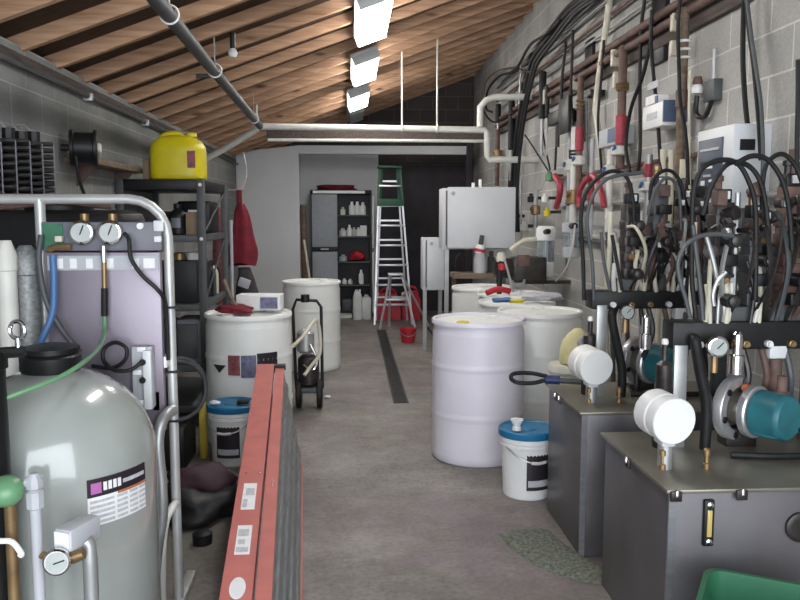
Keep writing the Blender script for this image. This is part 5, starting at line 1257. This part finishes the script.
# pump assembly above the drums
c = at(517, 268, 7.0)
g = thing('dosing_pump', 'dark brown pump bracketed to the right wall above the white drums', 'pump', c)
c.x = 1.62
MB().box((1.42, 6.9, c.z-.12), (1.72, 7.12, c.z+.1), .02).build('housing', 'iron', g)
MB().lathe([(.085, 0), (.09, .02), (.09, .16), (.05, .18)], (1.44, 7.0, c.z+.0), (-1, -.3, 0), 24).build('motor', 'iron', g)
MB().tube([(1.40, 6.93, c.z+.16), (1.5, 6.9, c.z+.24), (1.62, 6.9, c.z+.26)], .02, 8, 6).build('outlet_hose', 'hosewhite', g)
MB().box((1.45, 6.88, c.z+.02), (1.56, 6.905, c.z+.12), .008).build('cover', 'rust', g)
MB().lathe([(.04, 0), (.045, .05), (.03, .09)], (1.32, 6.94, c.z+.05), n=16).build('strainer', 'yellowed', g)
MB().box((1.5, 6.96, c.z-.14), (XR+.002, 7.06, c.z-.11)).build('bracket', 'iron', g)
MB().tube([(1.52, 6.9, c.z-.1), (1.5, 6.87, c.z-.13), (1.42, 6.86, c.z-.14), (1.40, 6.86, c.z-.1)], .014, 8, 6).build('drain_hose', 'galv', g)
# wall boxes
def wbox(name, label, cat, x, px0, py0, px1, py1, m, extra=None):
    a_, b_ = atx(px0, py0, x), atx(px1, py1, x)
    y0, y1 = sorted((a_.y, b_.y)); zc_ = (a_.z+b_.z)/2
    ym = (y0+y1)/2; q = atx((px0+px1)/2, py0, x).z, atx((px0+px1)/2, py1, x).z
    z0, z1 = min(q), max(q)
    g = thing(name, label, cat, ((x+XR)/2, ym, z0))
    MB().box((x, y0, z0), (XR+.002, y1, z1), .006).build('box', m, g)
    return g, y0, y1, z0, z1
g, y0, y1, z0, z1 = wbox('controller_box', 'white wall controller with dark blue face, near the right edge', 'controller', 1.77, 698, 128, 731, 204, 'elbox')
MB().box((1.762, y0+.10, z0+.03), (1.772, y1-.03, z1-.05), .003).build('face_panel', 'facepanel', g)
for (a, b, c_, d, m) in ((.12, .9, .80, .84, 'labelgrey'), (.35, .65, .50, .54, 'label'), (.3, .6, .36, .40, 'labelgrey'), (.55, .85, .27, .31, 'label'), (.2, .35, .22, .30, 'label'), (.12, .9, .08, .2, 'black'), (.15, .8, .56, .62, 'black')):
    MB().box((1.757, y0+.1+(y1-y0-.13)*(1-b), z0+.03+(z1-z0-.08)*c_), (1.764, y0+.1+(y1-y0-.13)*(1-a), z0+.03+(z1-z0-.08)*d)).build('key_row', m, g)
MB().box((1.80, y0-.006, z0+.45*(z1-z0)+.08), (1.87, y0-.0, z0+.45*(z1-z0)+.13)).build('side_badge', 'black', g)
MB().box((1.76, y0-.003, z0-.02), (XR+.002, y1+.003, z0+.005)).build('base_lip', 'white', g)
g, y0, y1, z0, z1 = wbox('wall_carton', 'white wall box with blue side halfway up the right wall', 'wall box', 1.80, 643, 104, 662, 128, 'white')
MB().box((1.80, y0-.012, z0+.02), (XR+.001, y0-.001, z1-.0)).build('blue_side', 'bluepanel', g)
for k, m in enumerate(('labelgrey', 'bluepanel', 'labelgrey')):
    MB().box((1.795, y0+.08, z0+.05+k*.09), (1.802, y1-.08, z0+.09+k*.09)).build('print', m, g)
MB().box((1.79, y0+.35*(y1-y0), z1-.003), (1.88, y1-.2*(y1-y0), z1+.05), .004).build('top_flap', 'label', g)
g, y0, y1, z0, z1 = wbox('blue_wall_box', 'blue grey wall box left of the white wall box', 'wall box', 1.84, 599, 128, 618, 146, 'boxgrey')
MB().box((1.835, y0+.02, z0+.02), (1.842, y0+(y1-y0)*.5, z1-.01)).build('blue_panel', 'bluepanel', g)
g, y0, y1, z0, z1 = wbox('disconnect_box', 'dark grey switch box above the controller', 'switch box', 1.90, 704, 80, 713, 101, 'dkgrey')
MB().cyl((1.925, (y0+y1)/2, z1-.002), (1.925, (y0+y1)/2, z1+.16), .010, n=8).build('conduit', 'galv', g)
MB().lathe([(.03, 0), (.035, .03), (.02, .05)], (1.90, y1+.08, z0+.06), n=14).build('round_fitting', 'white', g)
MB().tube([(1.90, y1+.08, z0+.05), (1.90, y1+.08, z0-.05), (1.915, y1+.0, z0-.07), (1.925, y1-.05, z0+.01)], .014, 8, 4).build('elbow', 'black', g)
MB().lathe([(.02, 0), (.028, .02), (.02, .05)], (1.90, y1+.08, z0+.1), n=12).build('cap', 'rust', g)
g, y0, y1, z0, z1 = wbox('solenoid_box', 'black solenoid box with tall plate right of the cable bundle', 'solenoid', 1.80, 548, 111, 559, 124, 'black')
MB().box((1.78, y0-.35, z0-.12), (1.81, y0-.04, z1+.06), .006).build('plate', 'black', g)
MB().cyl((1.84, (y0+y1)/2, z0-.2), (1.84, (y0+y1)/2, z0+.005), .02, n=10).build('pipe', 'iron', g)
g, y0, y1, z0, z1 = wbox('black_relay', 'small black relay box between rusty pipe drop and cream hose', 'relay box', 1.83, 584, 91, 590, 97, 'black')
for i, (px0, y0_, px1, y1_) in enumerate(((585, 40, 591, 82), (652, -8, 663, 63))):
    wbox('wall_strut', ['dark vertical strut on the right wall behind the brown pipes, farther one', 'wide dark vertical strut on the right wall, nearer one'][i], 'strut', 1.92, px0, y0_, px1, y1_, 'black')
# pale hangers
for i, (px, a_, b_) in enumerate(((671, 14, 31), (670, 41, 56), (611, 50, 66), (613, 72, 88), (571, 76, 90), (543, 90, 104))):
    p, q = atx(px, a_, 1.845), atx(px, b_, 1.845)
    tag(MB().box((1.845, q.y-.02, q.z), (XR+.001, q.y+.02, p.z), .003).build('pipe_strap', 'hosewhite'),
        'cream strap on the brown wall pipes, ' + ['upper one by the brown wrapped pipe', 'lower one by the brown wrapped pipe', 'upper one left of the middle rusty drop', 'lower one left of the middle rusty drop', 'left of the rusty drop by the cream hose', 'on the black sleeve right of the bundle'][i], 'strap', 'cream straps along the right wall pipes')
# lower wall pipes behind the valve banks
rail(1.62, .018, 1.90, 3.4, 7.3, 'galv', 'grey pipe running along the right wall behind the valve banks', grp='low pipes on the right wall')
rail(1.86, .015, 1.905, 4.2, 7.6, 'rust', 'brown pipe running along the right wall at the height of the controller base', grp='low pipes on the right wall')
rail(1.28, .020, 1.90, 3.3, 6.8, 'dkgrey', 'dark pipe running low along the right wall behind the drums', grp='low pipes on the right wall', dz=.06)
for i in range(7):
    px = (601, 607, 614, 622, 636, 653, 668)[i]; y_ = (4.4, 4.5, 4.45, 4.6, 4.5, 4.4, 4.5)[i]
    m = ('hosewhite', 'dkgrey', 'pvc', 'rust', 'galv', 'hosewhite', 'rubber')[i]
    p, q = at(px, 232, y_), at(px+6, 296, y_)
    hose([p, (p+q)/2+V((.01, 0, 0)), q, V((q.x, y_, .9)), V((q.x+.02, y_, .45)), V((q.x+.02, y_, .0))], .014, m, ['cream', 'dark grey', 'white', 'rusty', 'galvanised', 'second cream', 'black'][i]+' hose hanging behind the rear valve bank', 'hanging_hose', 'hose', 'hoses behind the rear valve bank')
# strap wrench on the rear tank, grit on the floor, green bin
p = at(585, 378, 3.92); z = .647
g = thing('strap_wrench', 'black strap wrench with blue grip lying over the edge of the rear tank', 'wrench', (1.1, 3.9, .66))
zz = .690
pts = [at(547, 379, 3.95), at(530, 379.5, 3.99), at(514, 382, 3.98), at(511, 385, 3.95), at(518, 387, 3.92), at(534, 384, 3.92), at(547, 381, 3.93)]
MB().tube([V((q.x, q.y, zz+.012+dz)) for q, dz in zip(pts, (.012, .022, .022, .004, -.012, -.014, .0))], .011, 8, 6).build('strap', 'rubber', g)
a_, b_, c_ = at(545, 380, 3.94), at(560, 379, 3.92), at(585, 379, 3.88)
MB().tube([V((a_.x, a_.y, zz+.01)), V((b_.x, b_.y, zz+.01))], .022, 10, 2).build('grip', 'navy', g)
MB().tube([V((b_.x, b_.y, zz+.008)), V((c_.x, c_.y, zz+.006))], .014, 8, 2).build('handle', 'dkgrey', g)
b = MB(); rs = []
gp_ = [atz(px, py) for px, py in ((500, 535), (520, 530), (548, 531), (566, 545), (590, 560), (608, 572), (607, 584), (585, 583), (558, 575), (530, 562), (510, 548))]
gp_ = [V((min(p.x, 1.02) if p.y < 3.12 else (min(p.x, 1.045) if p.y > 3.38 else p.x), p.y, 0)) for p in gp_]
gpp = spline(gp_+[gp_[0]], 4)[:-1]; cc = sum(gpp, V((0, 0, 0)))/len(gpp)
rn = random.Random(2)
rings_ = []
for k, (s, z) in enumerate(((1, .0005), (.9, .006), (.7, .012), (.4, .014), (.1, .015))):
    rings_.append([cc+(p-cc)*(s*(1+rn.uniform(-.06, .06)))+V((0, 0, z+rn.uniform(0, .002))) for p in gpp])
o = b.rings(rings_).build('absorbent_grit', 'grit'); tag(o, 'greenish grey absorbent grit spread on the floor by the hydraulic tanks', 'grit'); o['kind'] = 'stuff'
cA = atz(709, 568, .42); e1 = V((.86, -.50, 0)).normalized(); e2 = V((-.50, -.86, 0)).normalized()
g = thing('green_bin', 'green plastic bin on the floor before the near hydraulic tank', 'bin', cA+e1*.22+e2*.15-V((0, 0, .42)))
def bn(t, z, o_=0):
    k = (.80+.20*t)
    c0 = cA+e1*.22+e2*.15; out = []
    for sx, sy in ((-1, -1), (1, -1), (1, 1), (-1, 1)):
        for a in range(5):
            th = {(-1, -1): 180, (1, -1): 270, (1, 1): 0, (-1, 1): 90}[(sx, sy)]+a*22.5
            r = .05; q = e1*(sx*(.22*k+o_-r)+r*math.cos(math.radians(th)))+e2*(sy*(.15*k+o_-r)+r*math.sin(math.radians(th)))
            out.append(V((c0.x+q.x, c0.y+q.y, z)))
    return out
MB().rings([bn(0, 0), bn(.02, .01), bn(1, .40), bn(1, .40, .012), bn(1, .42, .012), bn(1, .42, -.004), bn(1, .40, -.006), bn(0, .012, -.006)], cap1=True).build('bin', 'greenbin', g)
# ================================================================ CAMERA, LIGHT
cam = bpy.data.cameras.new('camera'); co = bpy.data.objects.new('camera', cam); C.objects.link(co)
cam.sensor_width = 36; cam.lens = 36; cam.clip_start = .02
co.matrix_world = Matrix((( rt.x, up.x, -fw.x, 0), (rt.y, up.y, -fw.y, 0), (rt.z, up.z, -fw.z, H), (0, 0, 0, 1)))
bpy.context.scene.camera = co
w = bpy.data.worlds.new('sky'); bpy.context.scene.world = w; w.use_nodes = True
bg = w.node_tree.nodes['Background']; bg.inputs[0].default_value = (.88, .94, 1.0, 1); bg.inputs[1].default_value = 7.0
pl = bpy.data.lights.new('door_daylight_portal', 'AREA'); pl.shape = 'RECTANGLE'; pl.size = 3.6; pl.size_y = 3.4
pl.cycles.is_portal = True
po = bpy.data.objects.new('door_daylight_portal', pl); C.objects.link(po); po.location = (.15, YF-.05, 1.75); po.rotation_euler = (math.radians(90), 0, 0)
vs = bpy.context.scene.view_settings
bpy.context.scene.display_settings.display_device = 'sRGB'
vs.view_transform = 'Standard'; vs.look = 'None'; vs.gamma = 1; vs.use_curve_mapping = False; vs.exposure = 0
